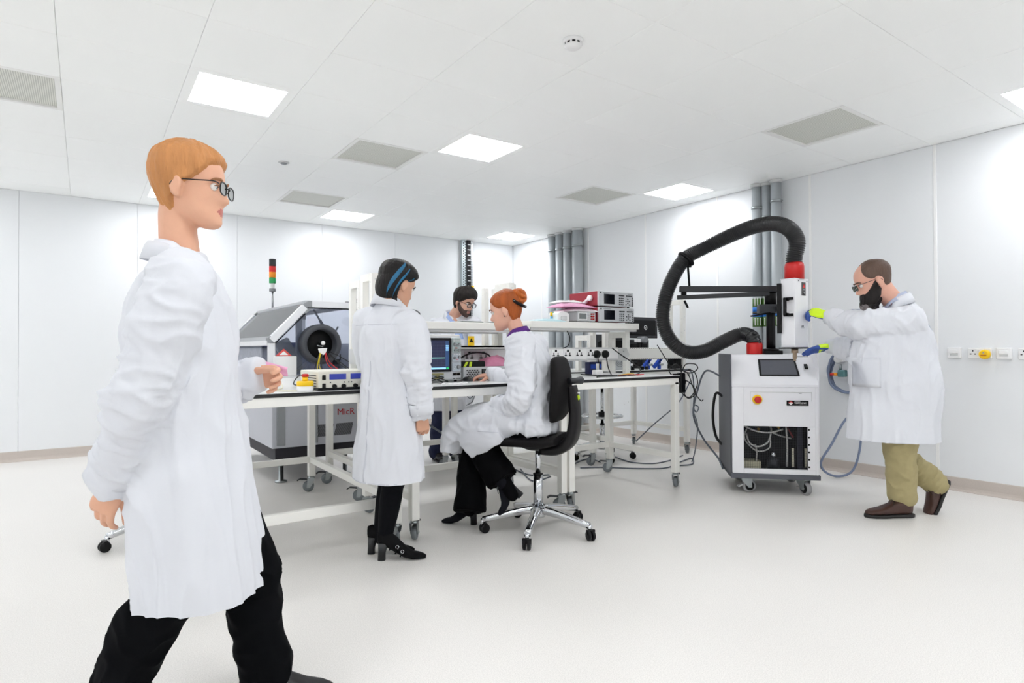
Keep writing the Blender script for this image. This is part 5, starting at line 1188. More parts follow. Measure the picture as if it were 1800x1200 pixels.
def patch(parent, bvh, o, ex, ey, dirn, poly, name, m, off=.005, n=7, back=.6):
    """cloth patch laid on the coat: quad poly (4 corners in ex,ey) projected along dirn"""
    ex, ey, dirn = V(ex), V(ey), V(dirn).normalized(); vs = []; ok = True; g = []
    for j in range(n+1):
        for i in range(n+1):
            u, v_ = i/n, j/n; a = V(poly[0]).lerp(V(poly[1]), u); b = V(poly[3]).lerp(V(poly[2]), u); q = a.lerp(b, v_)
            p = V(o)+ex*q.x+ey*q.y; hit = bvh.ray_cast(p-dirn*back, dirn, back+.6)
            g.append(hit[0] if hit[0] else p)
    vs = [p-dirn*off for p in g]+[p+dirn*.003 for p in g]; w_ = n+1; K = w_*w_
    fs = [(j*w_+i, j*w_+i+1, (j+1)*w_+i+1, (j+1)*w_+i) for j in range(n) for i in range(n)]
    rim = [i for i in range(w_)]+[(j+1)*w_-1 for j in range(1, w_)]+[n*w_+i for i in range(n-1, -1, -1)]+[j*w_ for j in range(n-1, 0, -1)]
    fs += [(rim[i], rim[(i+1) % len(rim)], rim[(i+1) % len(rim)]+K, rim[i]+K) for i in range(len(rim))]
    return MB().add(vs, fs, 0, True).build(name, m, parent)
def cuff(parent, a, b, r0, r1):
    a, b = V(a), V(b); d = (b-a).normalized(); MB().rings([b-d*.055, b-d*.05, b+d*.002, b+d*.006, b+d*.0], [r0, r0+.003, r1+.003, r1+.001, r1-.006], 20, caps=False).build('cuff', coat_white, parent)
def bvh_of(o, root):
    me = o.data; q = ORG[root.name]; return BVHTree.FromPolygons([V(v.co)+q for v in me.vertices], [tuple(p.vertices) for p in me.polygons])
def eyes(root, M, sc, iris, brow_c, lid=None, brow_w=.0045):
    R = M.to_3x3()
    for sx in (-1, 1):
        b = MB(); b.ball((0, 0, 0), (.0118, .0118, .0118), 16, k=12); mi = []
        for f in b.f:
            c = sum((b.v[i] for i in f), V())/len(f); mi.append(1 if c.normalized().y > .90 else 0)
        b.m = mi; b.v = [M @ ((p+V((sx*.031, .0745, .0005)))*sc) for p in b.v]; b.build('eye', [mat('eye_white', (232, 228, 224), .25), mat('iris_'+iris, {'brown': (60, 36, 22), 'blue': (70, 100, 120)}[iris], .2)], root)
        b = MB(M @ Matrix.Scale(sc, 4)); b.rings(crom([(sx*.015, .0955, .018), (sx*.03, .0945, .023), (sx*.045, .084, .021), (sx*.053, .074, .015)], 4), cromf([.003, brow_w, brow_w*.9, .002], 4), 8, rad2=cromf([.002, .003, .003, .002], 4), side=(0, 0, 1)); b.build('eyebrow', brow_c, root)
        b = MB(M @ Matrix.Scale(sc, 4)); b.tube([(sx*.019, .0845, .0025), (sx*.031, .0885, .0068), (sx*.043, .082, .002)], .0016, n=6); b.build('upper_eyelid', brow_c, root)
def glasses(root, M, sc, col, wd=.024, hg=.018, fr=.0021):
    T = M @ Matrix.Scale(sc, 4); g = None; b = MB(T)
    for sx in (-1, 1):
        pts = []
        for k in range(29):
            a = 2*math.pi*k/28; c, s_ = math.cos(a), math.sin(a); x = sx*.033+wd*math.copysign(abs(c)**.7, c); z = -.004+hg*math.copysign(abs(s_)**.75, s_); pts.append((x, .104-.10*(abs(x)-.02)**2*40*.25, z))
        b.tube(pts, fr, n=6, sub=1)
        b.tube([(sx*.056, .098, .006), (sx*.074, .088, .008), (sx*.0795, .04, .006), (sx*.081, -.012, .004), (sx*.078, -.028, -.012)], .0019, n=6, sub=5)
    b.tube([(-.011, .106, .001), (0, .109, .004), (.011, .106, .001)], .002, n=6, sub=4); g = b.build('glasses', col, root)
    for sx in (-1, 1):
        b = MB(T); n = 20; vs = [(sx*.033, .103, -.004)]
        for k in range(n):
            a = 2*math.pi*k/n; c, s_ = math.cos(a), math.sin(a); vs.append((sx*.033+wd*.97*math.copysign(abs(c)**.7, c), .1035, -.004+hg*.97*math.copysign(abs(s_)**.75, s_)))
        b.add(vs, [(0, 1+k, 1+(k+1) % n) for k in range(n)]); b.build('lens', glass('lens_glass', (250, 252, 253), .1), g)
    return g
def body(root, M, sc, N, trunk, side, arms, legs, hands, skin, lip, neck_r=.055, nose=1.0, neck_mid=None):
    """one continuous figure: head, neck, trunk, limbs and hands"""
    mb = MB(); head_mesh(mb, M, sc, nose)
    a = M @ (V((0, -.028, -.03))*sc); b_ = M @ (V((0, -.035, -.085))*sc)
    mb.limb([a, b_, V(N)-(b_-V(N))*.05, V(N)-V((0, 0, .06))], [neck_r*.92, neck_r*.95, neck_r*1.05, neck_r*1.2], 18, 4)
    pts = crom([t[0] for t in trunk], 4); mb.rings(pts, cromf([t[1] for t in trunk], 4), 22, side=side, rad2=cromf([t[2] for t in trunk], 4), ex=2.3)
    for pts, rad in arms+legs: mb.limb(pts, rad, 14, 4)
    me = remesh(mb, .0048, 3)
    iM = M.inverted(); lp = []
    for p in me.polygons:
        c = (iM @ p.center)/sc; lp.append(1 if abs(c.x) < .023*(1-abs(c.z+.0695)/.02) and -.081 < c.z < -.059 and c.y > .07 else 0)
    bm = bmesh.new(); bm.from_mesh(me)
    for h_ in hands:
        hb = MB(); hand(hb, **h_); hm = remesh(hb, .0031, 2); bm.from_mesh(hm)
    nf = len(me.polygons); bm.to_mesh(me); bm.free()
    o = finish(me, 'body', [skin, lip], root)
    o.data.polygons.foreach_set('material_index', lp+[0]*(len(o.data.polygons)-nf)); return o
def skin_mat(n, c): 
    m = mat('skin_'+n, c, .5, var=.07, scale=18, bump=.05, bscale=220, spec=.35); b = m.node_tree.nodes['Principled BSDF']; b.inputs['Subsurface Weight'].default_value = .08; b.inputs['Subsurface Radius'].default_value = (.012, .005, .003); return m
def hair_mat(n, c, var=.35): return mat('hair_'+n, c, .5, spec=.3, var=var, scale=30, bump=.5, bscale=110, stretch=(1, 1, .25))
def gownring(lst, sub=4):
    return crom([a[0] for a in lst], sub), cromf([a[1] for a in lst], sub), cromf([a[2] for a in lst], sub)
# ---------------------------------------------------------------- standing woman, back to the camera
def woman_standing():
    D0 = 3.24; G = at_z(690, 972, 0); t = thing('person', 'woman standing in a white lab coat, black hair with blue streaks, back to us', 'person', G)
    J = lambda u, v, dd=0: at(u, v, D0+dd)
    fw = (GR*.643+GF*.766).normalized(); rt = fw.cross(UPV); hf = (GR*.64+GF*.77).normalized()
    sk, lp = skin_mat('tan', (206, 158, 132)), mat('lips_a', (176, 100, 92), .4)
    M = frame_from(J(699, 501), hf, 20); sc = .98; N = J(684, 534)
    SR, SL = J(724, 576, -.11), J(645, 571, .11); ER, EL = J(736, 650, -.13), J(652, 650, .22); WR, WL = J(740, 722, -.10), J(690, 684, .36)
    hR = dict(Wp=J(741, 726, -.10), f=(0, 0, -1)+.0*fw if False else V((0, 0, -1))+fw*.12, pn=-rt+fw*.2, right=True, curls=[(35, 40, 25), (45, 50, 30), (55, 55, 30), (60, 55, 30)], thumb=(.75, .35, .5), s=.95)
    hL = dict(Wp=WL, f=fw*.7+rt*.6, pn=V((0, 0, -1)), right=False, s=.92)
    hipc = J(684, 742)
    legs = []
    feet = [(J(690, 855, -.05), J(676, 948, -.04)), (J(684, 850, .06), J(668, 944, .05))]
    for (kn, an), sgn in zip(feet, (1, -1)): legs.append(([hipc+rt*sgn*.085, hipc+rt*sgn*.08-V((0, 0, .2)), kn, kn.lerp(an, .35), an], [.085, .075, .054, .053, .034]))
    trunk = [(hipc-V((0, 0, .1)), .13, .09), (hipc, .155, .10), (J(686, 668), .12, .085), (J(685, 600), .14, .095), (J(685, 556), .125, .07), (N, .05, .045)]
    body(t, M, sc, N, trunk, rt, [([SR, ER, WR], [.05, .042, .028]), ([SL, EL, WL], [.05, .042, .028])], legs, [hR, hL], sk, lp, .047)
    # tights
    mb = MB()
    for pts, rad in legs: mb.limb(pts[2:], [r+.003 for r in rad[2:]], 16, 5); mb.limb([pts[1], pts[2]], [.078, .057], 16, 4)
    finish(remesh(mb, .006, 2), 'tights', mat('tights_black', (7, 8, 13), .7, spec=.1, var=.1), t)
    fd = (GR*.99+GF*.08)
    for hl in (J(668, 976, -.06), J(650, 971, .04)):
        hl = V((hl.x, hl.y, 0)); shoe(t, hl-fd*.012, fd, UPV, .265, 'buckle', [mat('shoe_suede_black', (8, 8, 10), .7, spec=.15), mat('heel_black', (12, 13, 17), .35)])
    # coat
    mb = MB(); R_ = [(J(684, 846), .195, .165), (J(684, 800), .19, .158), (J(685, 740), .182, .14), (J(686, 668), .163, .125), (J(684, 600), .175, .125), (J(684, 565), .155, .098), (J(684, 547), .105, .073), (J(684, 530), .062, .058)]
    p, a, b = gownring(R_); mb.rings(p, a, 36, side=rt, rad2=b, ex=2.3)
    for S, E_, W_ in ((SR, ER, WR), (SL, EL, WL)): mb.limb([S.lerp(J(684, 560), .35), S, E_, W_], [.075, .077, .066, .054], 20, 5)
    me = remesh(mb, .0085, 3); open_bottom(me, R_[0][0].z+.012)
    wrinkle(me, [(J(684, 640), J(684, 850), .30, 2.5, 11, .010, 3), (J(684, 560), J(685, 680), .26, 4, 8, .007, 9), (SR, ER, .085, 16, 7, .007, 5), (ER, WR, .085, 20, 7, .007, 1), (SL, EL, .085, 16, 7, .006, 2)])
    c = finish(me, 'lab_coat', coat_white, t); bv = bvh_of(c, t)
    collar(c, N+V((0, 0, -.003))-fw*.01, fw, (UPV*.95+fw*.28), .060, .042, drop=.062, flare=.04, front_drop=.05)
    cuff(c, ER, WR+(WR-ER).normalized()*.012, .066, .062)
    bk = -fw
    patch(c, bv, J(684, 700)+V((0, 0, 0)), rt, UPV, fw, [(-.004, -.42), (.004, -.42), (.004, .20), (-.004, .20)], 'back_seam', seam_white, .002, 16)
    patch(c, bv, J(684, 845), rt, UPV, fw, [(-.17, .018), (.17, .018), (.17, .022), (-.17, .022)], 'hem_stitch', seam_white, .002, 14)
    patch(c, bv, J(684, 590), rt, UPV, fw, [(-.16, .055), (.16, .055), (.16, .059), (-.16, .059)], 'yoke_seam', seam_white, .002, 14)
    # hair drawn back into the collar with blue streaks
    hm = hair_mat('black', (16, 11, 10), .4)
    line = [(0, .078), (40, .062), (62, .036), (78, .022), (92, .020), (103, -.004), (115, -.050), (130, -.10), (180, -.13)]
    def T(th, z):
        a_ = abs(math.degrees(th)); return .017+.008*sstep(110, 170, a_)*sstep(-.02, -.1, z)+.004*sstep(.02, .1, z)
    off = hair_off(line, T)
    sh_ = shell(M, sc, off, jit=.004); h_ = sh_.build('hair', hm, t, fixn=False)
    b_ = MB(M @ Matrix.Scale(sc, 4)); b_.rings(crom([(0, -.05, .075), (0, -.06, .02), (-.006, -.058, -.04), (-.016, -.040, -.085), (-.026, -.018, -.115)], 5), cromf([.05, .080, .077, .056, .034], 5), 28, side=(1, 0, 0), rad2=cromf([.04, .056, .056, .044, .024], 5)); b_.build('hair_length', hm, h_)
    hbv = BVHTree.FromPolygons(sh_.v+b_.v, sh_.f+[[i+len(sh_.v) for i in f] for f in b_.f])
    bl = mat('hair_blue', (16, 100, 140), .4, var=.35, scale=40, bump=.4, bscale=140)
    for (th0, z0, th1, z1, w0) in ((112, .092, 168, -.075, .011), (92, .07, 150, -.085, .006), (70, .04, 84, .01, .003)):
        n = 16; vs = []
        for i in range(n+1):
            f = i/n; th = math.radians(th0+(th1-th0)*f**1.3); z = z0+(z1-z0)*f; wd = w0*(math.sin(math.pi*min(1, f*1.05+.05))**.6)
            for s_ in (-1, 0, 1): 
                q = M @ (hpt(th+s_*wd/.085, z, .08)*sc); o_ = M @ V((0, -.02, z*sc*.8)); d_ = (o_-q).normalized(); hit = hbv.ray_cast(q, d_); vs.append((hit[0] if hit[0] else q)-d_*(.0035 if s_ == 0 else .0005))
        fs = [(i*3+j, i*3+j+1, (i+1)*3+j+1, (i+1)*3+j) for i in range(n) for j in range(2)]
        MB().add(vs, fs, 0, True).build('blue_streak', bl, h_)
    eyes(t, M, sc, 'brown', hm)
woman_standing()

# ---------------------------------------------------------------- seated woman
def woman_seated():
    t = thing('person', 'seated woman in a white lab coat, ginger hair in a bun, working at the oscilloscope', 'person', CC+V((0, 0, .575)))
    P = CPt; hf = (-GR*.97+GF*.24); sk, lp = skin_mat('fair', (226, 174, 152)), mat('lips_b', (196, 110, 104), .4)
    M = frame_from(P(.205, 0, 1.335), hf, 14); sc = .97; N = P(.115, 0, 1.165)
    SL, SR = P(.06, -.155, 1.105), P(.07, .155, 1.105)
    EL, WL = P(.035, -.215, .815), P(.215, -.09, .755)
    WR = V((2.262, 3.455, .925)); ER = SR.lerp(WR, .5)+V((.02, -.03, -.11))
    HC = P(-.02, 0, .665)
    f1 = at(826, 888, 3.70); f2 = at(896, 862, 3.60)
    K1, K2 = P(.44, .07, .60), P(.40, -.08, .60)
    legs = [([P(0, .085, .645), P(.2, .085, .64), K1, K1.lerp(f1, .4), f1], [.088, .078, .058, .056, .036]), ([P(0, -.085, .645), P(.2, -.085, .64), K2, K2.lerp(f2, .4), f2], [.088, .078, .058, .056, .036])]
    hR = dict(Wp=WR, f=V((-.82, .52, -.12)), pn=V((0, 0, -1)), right=True, curls=[(14, 30, 25), (20, 34, 25), (26, 36, 25), (32, 40, 25)], thumb=(.75, .5, .45), s=.95)
    hL = dict(Wp=WL, f=crt*.9+cfw*.5-UPV*.15, pn=-UPV, right=False, s=.93)
    trunk = [(P(.01, 0, .60), .14, .085), (P(.01, 0, .665), .16, .09), (P(.01, 0, .82), .125, .085), (P(.04, 0, .98), .145, .10), (P(.08, 0, 1.09), .12, .07), (N, .05, .045)]
    body(t, M, sc, N, trunk, crt, [([SL, EL, WL], [.05, .042, .028]), ([SR, ER, WR], [.05, .042, .028])], legs, [hR, hL], sk, lp, .047)
    blk = mat('trousers_black', (6, 6, 8), .8, spec=.08, var=.15, scale=20, bump=.15, bscale=30)
    mb = MB()
    for pts, rad in legs:
        ft = pts[-1]; kn = pts[2]; dn = (ft-kn).normalized()
        so = MB(); so.limb([kn.lerp(ft, .7), ft, ft+dn*.03], [.046, .042, .038], 14); finish(remesh(so, .006, 1), 'sock', blk, t)
        mb.limb([pts[0], pts[1], kn], [.105, .10, .088], 18, 4); mb.rings(crom([kn, kn.lerp(ft, .5), (ft+dn*.035 if pts is legs[0][0] else kn.lerp(ft, .84))], 6), cromf([.086, .088, .096], 6), 22); mb.ball(kn, (.088,)*3, 16)
    me = remesh(mb, .008, 3); wrinkle(me, [(K1, f1, .13, 5, 9, .006, 3), (K2, f2, .13, 6, 9, .006, 8)]); finish(me, 'trousers', blk, t)
    suede = [mat('boot_suede', (16, 17, 24), .75, spec=.15), mat('boot_heel', (14, 15, 20), .5)]
    h1 = at_z(838, 921, 0); d1 = (-GR*.98+GF*.1); shoe(t, h1, d1, UPV, .235, 'boot', suede)
    toe = at(884, 903, 3.62); hl = at(919, 868, 3.60); d2 = (toe-hl).normalized(); up2 = (f2-hl); shoe(t, hl, d2, up2+UPV*.3-GR*.3, .205, 'boot', suede)
    # coat: upper part, lap and drape over the knees
    mb = MB(); p, a, b = gownring([(P(.0, 0, .60), .19, .11), (P(.005, 0, .68), .20, .115), (P(.01, 0, .82), .17, .112), (P(.04, 0, .97), .175, .125), (P(.065, 0, 1.07), .165, .105), (P(.09, 0, 1.125), .12, .08), (P(.11, 0, 1.16), .064, .06)])
    mb.rings(p, a, 34, side=crt, rad2=b, ex=2.3)
    p, a, b = gownring([(P(-.04, 0, .65), .19, .07), (P(.10, 0, .665), .205, .10), (P(.28, 0, .665), .205, .10), (P(.42, 0, .635), .20, .095), (P(.505, 0, .56), .195, .08), (P(.535, 0, .47), .19, .06)])
    mb.rings(p, a, 34, side=crt, rad2=b, ex=2.5)
    mb.rings(crom([P(.20, -.16, .64), P(.30, -.185, .58), P(.40, -.18, .50)], 4), cromf([.10, .10, .07], 4), 20, side=cfw, rad2=cromf([.05, .04, .02], 4))
    for S, E_, W_, r in ((SL, EL, WL, 1), (SR, ER, WR, .92)): mb.limb([S.lerp(P(.06, 0, 1.09), .35), S, E_, W_], [.075*r, .08*r, .070*r, .055*r], 20, 5)
    me = remesh(mb, .0085, 3)
    wrinkle(me, [(P(0, 0, .66), P(.05, 0, 1.1), .30, 5, 9, .009, 3), (SL, EL, .10, 12, 7, .009, 5), (EL, WL, .10, 20, 7, .008, 1), (SR, ER, .1, 14, 7, .006, 2), (ER, WR, .1, 18, 7, .006, 4), (P(0, 0, .67), P(.5, 0, .6), .26, 6, 9, .009, 12)])
    c = finish(me, 'lab_coat', coat_white, t); bv = bvh_of(c, t)
    collar(c, N-cfw*.015+V((0, 0, -.02)), cfw, UPV*.95+cfw*.3, .058, .035, drop=.045, flare=.032, front_drop=.07)
    cuff(c, ER, WR, .052, .049); cuff(c, EL, WL, .060, .057)
    patch(c, bv, P(.2, -.3, .66), cfw, UPV, crt, [(-.03, -.045), (.10, -.045), (.10, -.041), (-.03, -.041)], 'pocket_edge', seam_white, .003, 6)
    collar(c, N+V((0, 0, .006)), cfw, UPV*.93+cfw*.3, .051, .045, gap=14, m=mat('purple_shirt', (88, 34, 128), .7, var=.1), name='shirt_collar', drop=.028, flare=.030, front_drop=.02)
    # hair up in a bun with a black clip
    hm = hair_mat('ginger', (166, 84, 34), .4)
    line = [(0, .080), (40, .062), (60, .034), (76, .014), (90, .014), (102, -.008), (116, -.045), (140, -.075), (180, -.082)]
    off = hair_off(line, lambda th, z: .010+.006*sstep(60, 150, abs(math.degrees(th))), .012)
    h_ = shell(M, sc, off, jit=.004).build('hair', hm, t, fixn=False)
    T = M @ Matrix.Scale(sc, 4); b_ = MB(T); b_.ball((0, -.102, .062), (.046, .034, .046), 20, k=12); b_.ball((.01, -.118, .045), (.034, .026, .03), 16, k=10); b_.ball((-.012, -.095, .09), (.034, .030, .026), 16, k=10)
    for k in range(5):
        a_ = k*1.25; b_.tube([(.05*math.cos(a_), -.105, .062+.05*math.sin(a_)), (.035*math.cos(a_+.8), -.135, .062+.035*math.sin(a_+.8)), (.012*math.cos(a_+1.8), -.145, .062+.012*math.sin(a_+1.8))], .012, n=8, sub=5)
    finish(remesh(b_, .004, 2), 'hair_bun', hair_mat('ginger_bun', (186, 98, 40), .4), t)
    b_ = MB(T); b_.tube([(-.052, -.060, .062), (-.066, -.088, .030), (-.055, -.115, .004), (-.03, -.128, -.008), (0, -.130, -.010)], .010, n=10, sub=6); cl = b_.build('hair_clip', black_pl, t)
    b_ = MB(T)
    for k in range(6):
        f = k/5; q = V((-.068, -.082, .036)).lerp(V((-.028, -.136, -.008)), f); b_.ball(q+V((-.006, -.004, 0)), (.0035,)*3, 8)
    o = b_.build('sparkles', mat('clip_stones', (225, 232, 240), .15, .6), cl); o['kind'] = 'stuff'
    MB(T).ball((-.079, -.005, -.043), (.004, .004, .004), 10).build('earring', black_pl, t)
    eyes(t, M, sc, 'brown', hair_mat('ginger_brow', (120, 70, 40)))
woman_seated()

# ---------------------------------------------------------------- young man behind the benches
def man_back():
    D0 = 6.02; G = at_z(785, 611+1.105*1070/6.02, 0); t = thing('person', 'young bearded man with glasses in a lab coat behind the rear bench', 'person', G)
    J = lambda u, v, dd=0: at(u, v, D0+dd)
    fw = (-GF*.88+GR*.47).normalized(); rt = fw.cross(UPV); hf = (-GF*.62+GR*.78).normalized()
    sk, lp = skin_mat('warm', (208, 162, 140)), mat('lips_c', (180, 112, 104), .4)
    M = frame_from(J(816, 530, -.14), hf, 24, 0); sc = 1.06; N = J(798, 556, -.06)
    SR, SL = J(768, 574, -.02), J(834, 572, -.10); ER, EL = J(767, 640, -.12), J(845, 632, -.22); WR, WL = J(786, 652, -.52), J(822, 652, -.55)
    HC = J(790, 655, .05)
    legs = []
    for s_ in (1, -1):
        hp = HC+rt*s_*.09; an = V((G.x, G.y, .08))+rt*s_*.10; kn = hp.lerp(an, .5)+fw*.03; legs.append(([hp, hp.lerp(kn, .5), kn, kn.lerp(an, .4), an], [.095, .085, .062, .06, .042]))
    hs = [dict(Wp=WR, f=fw*.8+V((0, 0, -.1)), pn=-UPV, right=True), dict(Wp=WL, f=fw*.8-rt*-.3, pn=-UPV, right=False)]
    trunk = [(HC-V((0, 0, .08)), .15, .10), (HC, .165, .11), (J(792, 628), .145, .10), (J(794, 598), .165, .11), (J(797, 580, -.03), .14, .08), (N, .055, .05)]
    body(t, M, sc, N, trunk, rt, [([SR, ER, WR], [.055, .046, .032]), ([SL, EL, WL], [.055, .046, .032])], legs, hs, sk, lp, .056)
    mb = MB()
    for pts, rad in legs: mb.limb(pts, [.095, .095, .082, .08, .078], 18, 4)
    me = remesh(mb, .009, 2); wrinkle(me, [(HC, G, .4, 8, 8, .006, 4)]); finish(me, 'trousers', mat('jeans_navy', (24, 32, 66), .8, var=.2, scale=60), t)
    for pts, rad in legs:
        an = pts[-1]; shoe(t, V((an.x, an.y, 0))-fw*.07, fw, UPV, .28, 'flat', [mat('shoe_dark', (38, 34, 34), .5), black_pl, black_pl])
    mb = MB(); p, a, b = gownring([(J(788, 722, .05), .225, .17), (J(789, 690, .05), .22, .165), (HC, .205, .145), (J(793, 628), .19, .135), (J(795, 592), .20, .135), (J(797, 571, -.03), .185, .10), (J(798, 560, -.04), .125, .08), (J(798, 551, -.05), .070, .062)])
    mb.rings(p, a, 32, side=rt, rad2=b, ex=2.3)
    for S, E_, W_ in ((SR, ER, WR), (SL, EL, WL)): mb.limb([S.lerp(J(797, 580), .35), S, E_, W_], [.08, .082, .07, .055], 18, 5)
    me = remesh(mb, .010, 3); open_bottom(me, p[0].z+.012); wrinkle(me, [(J(793, 620), J(788, 722), .3, 2.5, 10, .010, 3), (SR, ER, .1, 14, 7, .008, 5), (SL, EL, .1, 14, 7, .008, 8), (J(797, 575), J(793, 630), .3, 4, 8, .007, 2)])
    c = finish(me, 'lab_coat', coat_white, t); bv = bvh_of(c, t)
    collar(c, N-fw*.015+V((0, 0, .006)), fw, UPV*.95+fw*.3, .070, .035, drop=.06, flare=.035, front_drop=.09)
    collar(c, N-V((0, 0, .01)), fw, UPV*.95+fw*.3, .06, .035, gap=16, m=mat('blue_shirt', (160, 182, 226), .7), name='shirt_collar', drop=.03, flare=.03, front_drop=.05)
    patch(c, bv, J(797, 600), rt, UPV, -fw, [(-.05, .02), (.05, .02), (.035, .09), (-.035, .09)], 'shirt_front', mat('blue_shirt', ()), .004, 6)
    hm = hair_mat('darkbrown', (24, 17, 14), .4)
    line = [(0, .066), (40, .052), (58, .03), (72, .012), (86, -.004), (97, -.012), (112, -.05), (140, -.085), (180, -.09)]
    shell(M, sc, hair_off(line, lambda th, z: .012+.016*sstep(.04, .11, z)*sstep(140, 40, abs(math.degrees(th)))+.006, .010), jit=.008).build('hair', hm, t, fixn=False)
    bl = [(0, -.047), (20, -.050), (40, -.056), (60, -.046), (74, -.024), (88, .008), (96, -.03), (110, -.2)]
    def boff(th, z):
        a_ = abs(math.degrees(th)); zl = interp(bl, a_); q = sstep(zl+.007, zl-.007, z)*sstep(108, 92, a_)
        if a_ < 17 and -.081 < z < -.059: q *= .35
        return -.006+.0105*q + .006*nosebump(th, z)*q
    shell(M, sc, boff, jit=.002).build('beard', hair_mat('stubble', (70, 52, 46), .5), t, fixn=False)
    eyes(t, M, sc, 'brown', hm, brow_w=.006); glasses(t, M, sc, mat('frame_dark', (24, 22, 24), .3), .023, .018, .0032)
def nosebump(th, z): return math.exp(-(math.degrees(th)/14)**2)*(math.exp(-((z+.065)/.012)**2)+math.exp(-((z+.104)/.02)**2))
man_back()

# ---------------------------------------------------------------- bearded man at the thermal unit
def man_right():
    D0 = 3.98; G = V((*at_z(1585, 905, 0).xy, 0)); t = thing('person', 'bearded bald man in a white lab coat and khaki trousers, gloves on the test unit', 'person', G)
    J = lambda u, v, dd=0: at(u, v, D0+dd)
    fw = (-GR*.9+GF*.43).normalized(); rt = fw.cross(UPV); hf = (-GR*.95+GF*.30).normalized()
    sk, lp = skin_mat('rosy', (220, 168, 148)), mat('lips_d', (190, 110, 104), .4)
    M = frame_from(J(1535, 494), hf, 22); sc = 1.12; N = J(1574, 536)
    SL, SR = J(1592, 566, -.15), J(1560, 566, .17); EL, ER = J(1522, 574, -.02), J(1502, 612, .26); 
    WL = at(1456, 556, 4.26); WR = at(1458, 609, 4.36)
    HC = J(1572, 690); HL, HR = HC-rt*.095, HC+rt*.095
    AL = V((*at_z(1586, 905, 0).xy, .10)); AR = J(1648, 852, .06)
    KL, KR = J(1584, 806, -.06), J(1588, 806, .12)
    legs = [([HL, HL.lerp(KL, .5), KL, KL.lerp(AL, .4), AL], [.11, .10, .07, .066, .045]), ([HR, HR.lerp(KR, .5), KR, KR.lerp(AR, .4), AR], [.11, .10, .07, .066, .045])]
    trunk = [(HC-V((0, 0, .08)), .17, .16), (HC, .18, .19), (J(1570, 640), .17, .19), (J(1573, 590), .18, .16), (J(1580, 556), .15, .10), (N, .06, .055)]
    body(t, M, sc, N, trunk, rt, [([SL, EL, WL], [.062, .052, .036]), ([SR, ER, WR], [.062, .052, .036])], legs, [], sk, lp, .062, 1.0)
    # gloves: lime back, blue palm
    lime, gblue = mat('glove_lime', (212, 244, 30), .6, var=.06), mat('glove_blue', (52, 84, 160), .6, var=.12)
    fL = (at(1424, 546, 4.33)-WL).normalized(); fR = (at(1415, 616, 4.40)-WR).normalized()
    for kw in (dict(Wp=WL, f=fL, pn=GF*.55-UPV*.8, right=False, curls=[(34, 45, 30), (38, 46, 30), (40, 46, 30), (44, 46, 30)], thumb=(.8, .45, .5), s=1.12, fat=1.32),
               dict(Wp=WR, f=fR+V((0, 0, -.05)), pn=-UPV*.9-GF*.4, right=True, curls=[(6, 10, 8)]*4, thumb=(.8, .6, .1), s=1.1, fat=1.3)):
        hb = MB(); hand(hb, **kw); me = remesh(hb, .0034, 2); pn = V(kw['pn']).normalized(); f_ = V(kw['f']).normalized(); pn = (pn-f_*pn.dot(f_)).normalized(); Wp = kw['Wp']
        me.polygons.foreach_set('material_index', [0]*len(me.polygons)); fr_ = .078 if kw['right'] else .135; up_ = .022 if kw['right'] else .003
        mi = [1 if (p.center-Wp).dot(pn) > up_ or (p.center-Wp).dot(f_) > fr_ else 0 for p in me.polygons]
        o = finish(me, 'glove', [lime, gblue], t); o.data.polygons.foreach_set('material_index', mi)
        MB().rings([Wp-f_*.06, Wp-f_*.03, Wp-f_*.0], [.050, .047, .043], 18).build('glove_cuff', lime, o)
    # khaki trousers
    kh = mat('khaki_cotton', (170, 158, 116), .85, var=.08, scale=30, bump=.1, bscale=60)
    mb = MB()
    for pts, rr_, in ((legs[0][0], [.105, .112, .088, .084, .084]), (legs[1][0], [.105, .112, .088, .082, .074])): mb.limb(pts[:-1]+[pts[-1].lerp(pts[-2], .12)], rr_, 20, 5)
    me = remesh(mb, .008, 3); wrinkle(me, [(HL, KL, .2, 5, 8, .007, 4), (KL, AL, .14, 7, 8, .006, 1), (KR, AR, .14, 20, 6, .008, 6)]); finish(me, 'trousers', kh, t)
    br = [mat('shoe_brown', (66, 40, 32), .38, var=.25, scale=18), mat('shoe_sole', (30, 28, 28), .6), mat('lace_brown', (36, 24, 22), .7)]
    shoe(t, V((*at_z(1604, 908, 0).xy, 0)), -GR*.99-GF*.02, UPV, .305, 'flat', br)
    hl = J(1668, 846, .06); toe = J(1640, 905, .04); shoe(t, hl, (toe-hl), -GR+UPV*.2, .285, 'flat', br)
    # coat
    mb = MB(); p, a, b = gownring([(J(1567, 775), .24, .255), (J(1567, 735), .24, .252), (HC, .235, .250), (J(1569, 640), .225, .243), (J(1573, 592), .22, .205), (J(1579, 560), .19, .145), (J(1580, 544), .125, .10), (J(1577, 529), .078, .072)])
    mb.rings(p, a, 36, side=rt, rad2=b, ex=2.4)
    mb.limb([SL.lerp(J(1578, 565), .4), SL, EL, WL-fL*.025], [.10, .102, .088, .062], 22, 5); mb.limb([SR.lerp(J(1578, 565), .4), SR, ER, WR-fR*.025], [.10, .10, .085, .062], 22, 5)
    me = remesh(mb, .009, 3); open_bottom(me, p[0].z+.012)
    wrinkle(me, [(J(1570, 620), J(1567, 775), .36, 2, 8, .010, 3), (J(1580, 550), J(1570, 640), .34, 4, 7, .009, 7), (SL, EL, .13, 12, 6, .010, 5), (EL, WL, .12, 14, 6, .009, 1), (SR, ER, .13, 12, 6, .010, 2), (ER, WR, .12, 16, 6, .009, 9)])
    c = finish(me, 'lab_coat', coat_white, t); bv = bvh_of(c, t)
    collar(c, N-fw*.015-V((0, 0, .008)), fw, UPV*.9+fw*.42, .080, .05, drop=.06, flare=.04, front_drop=.10)
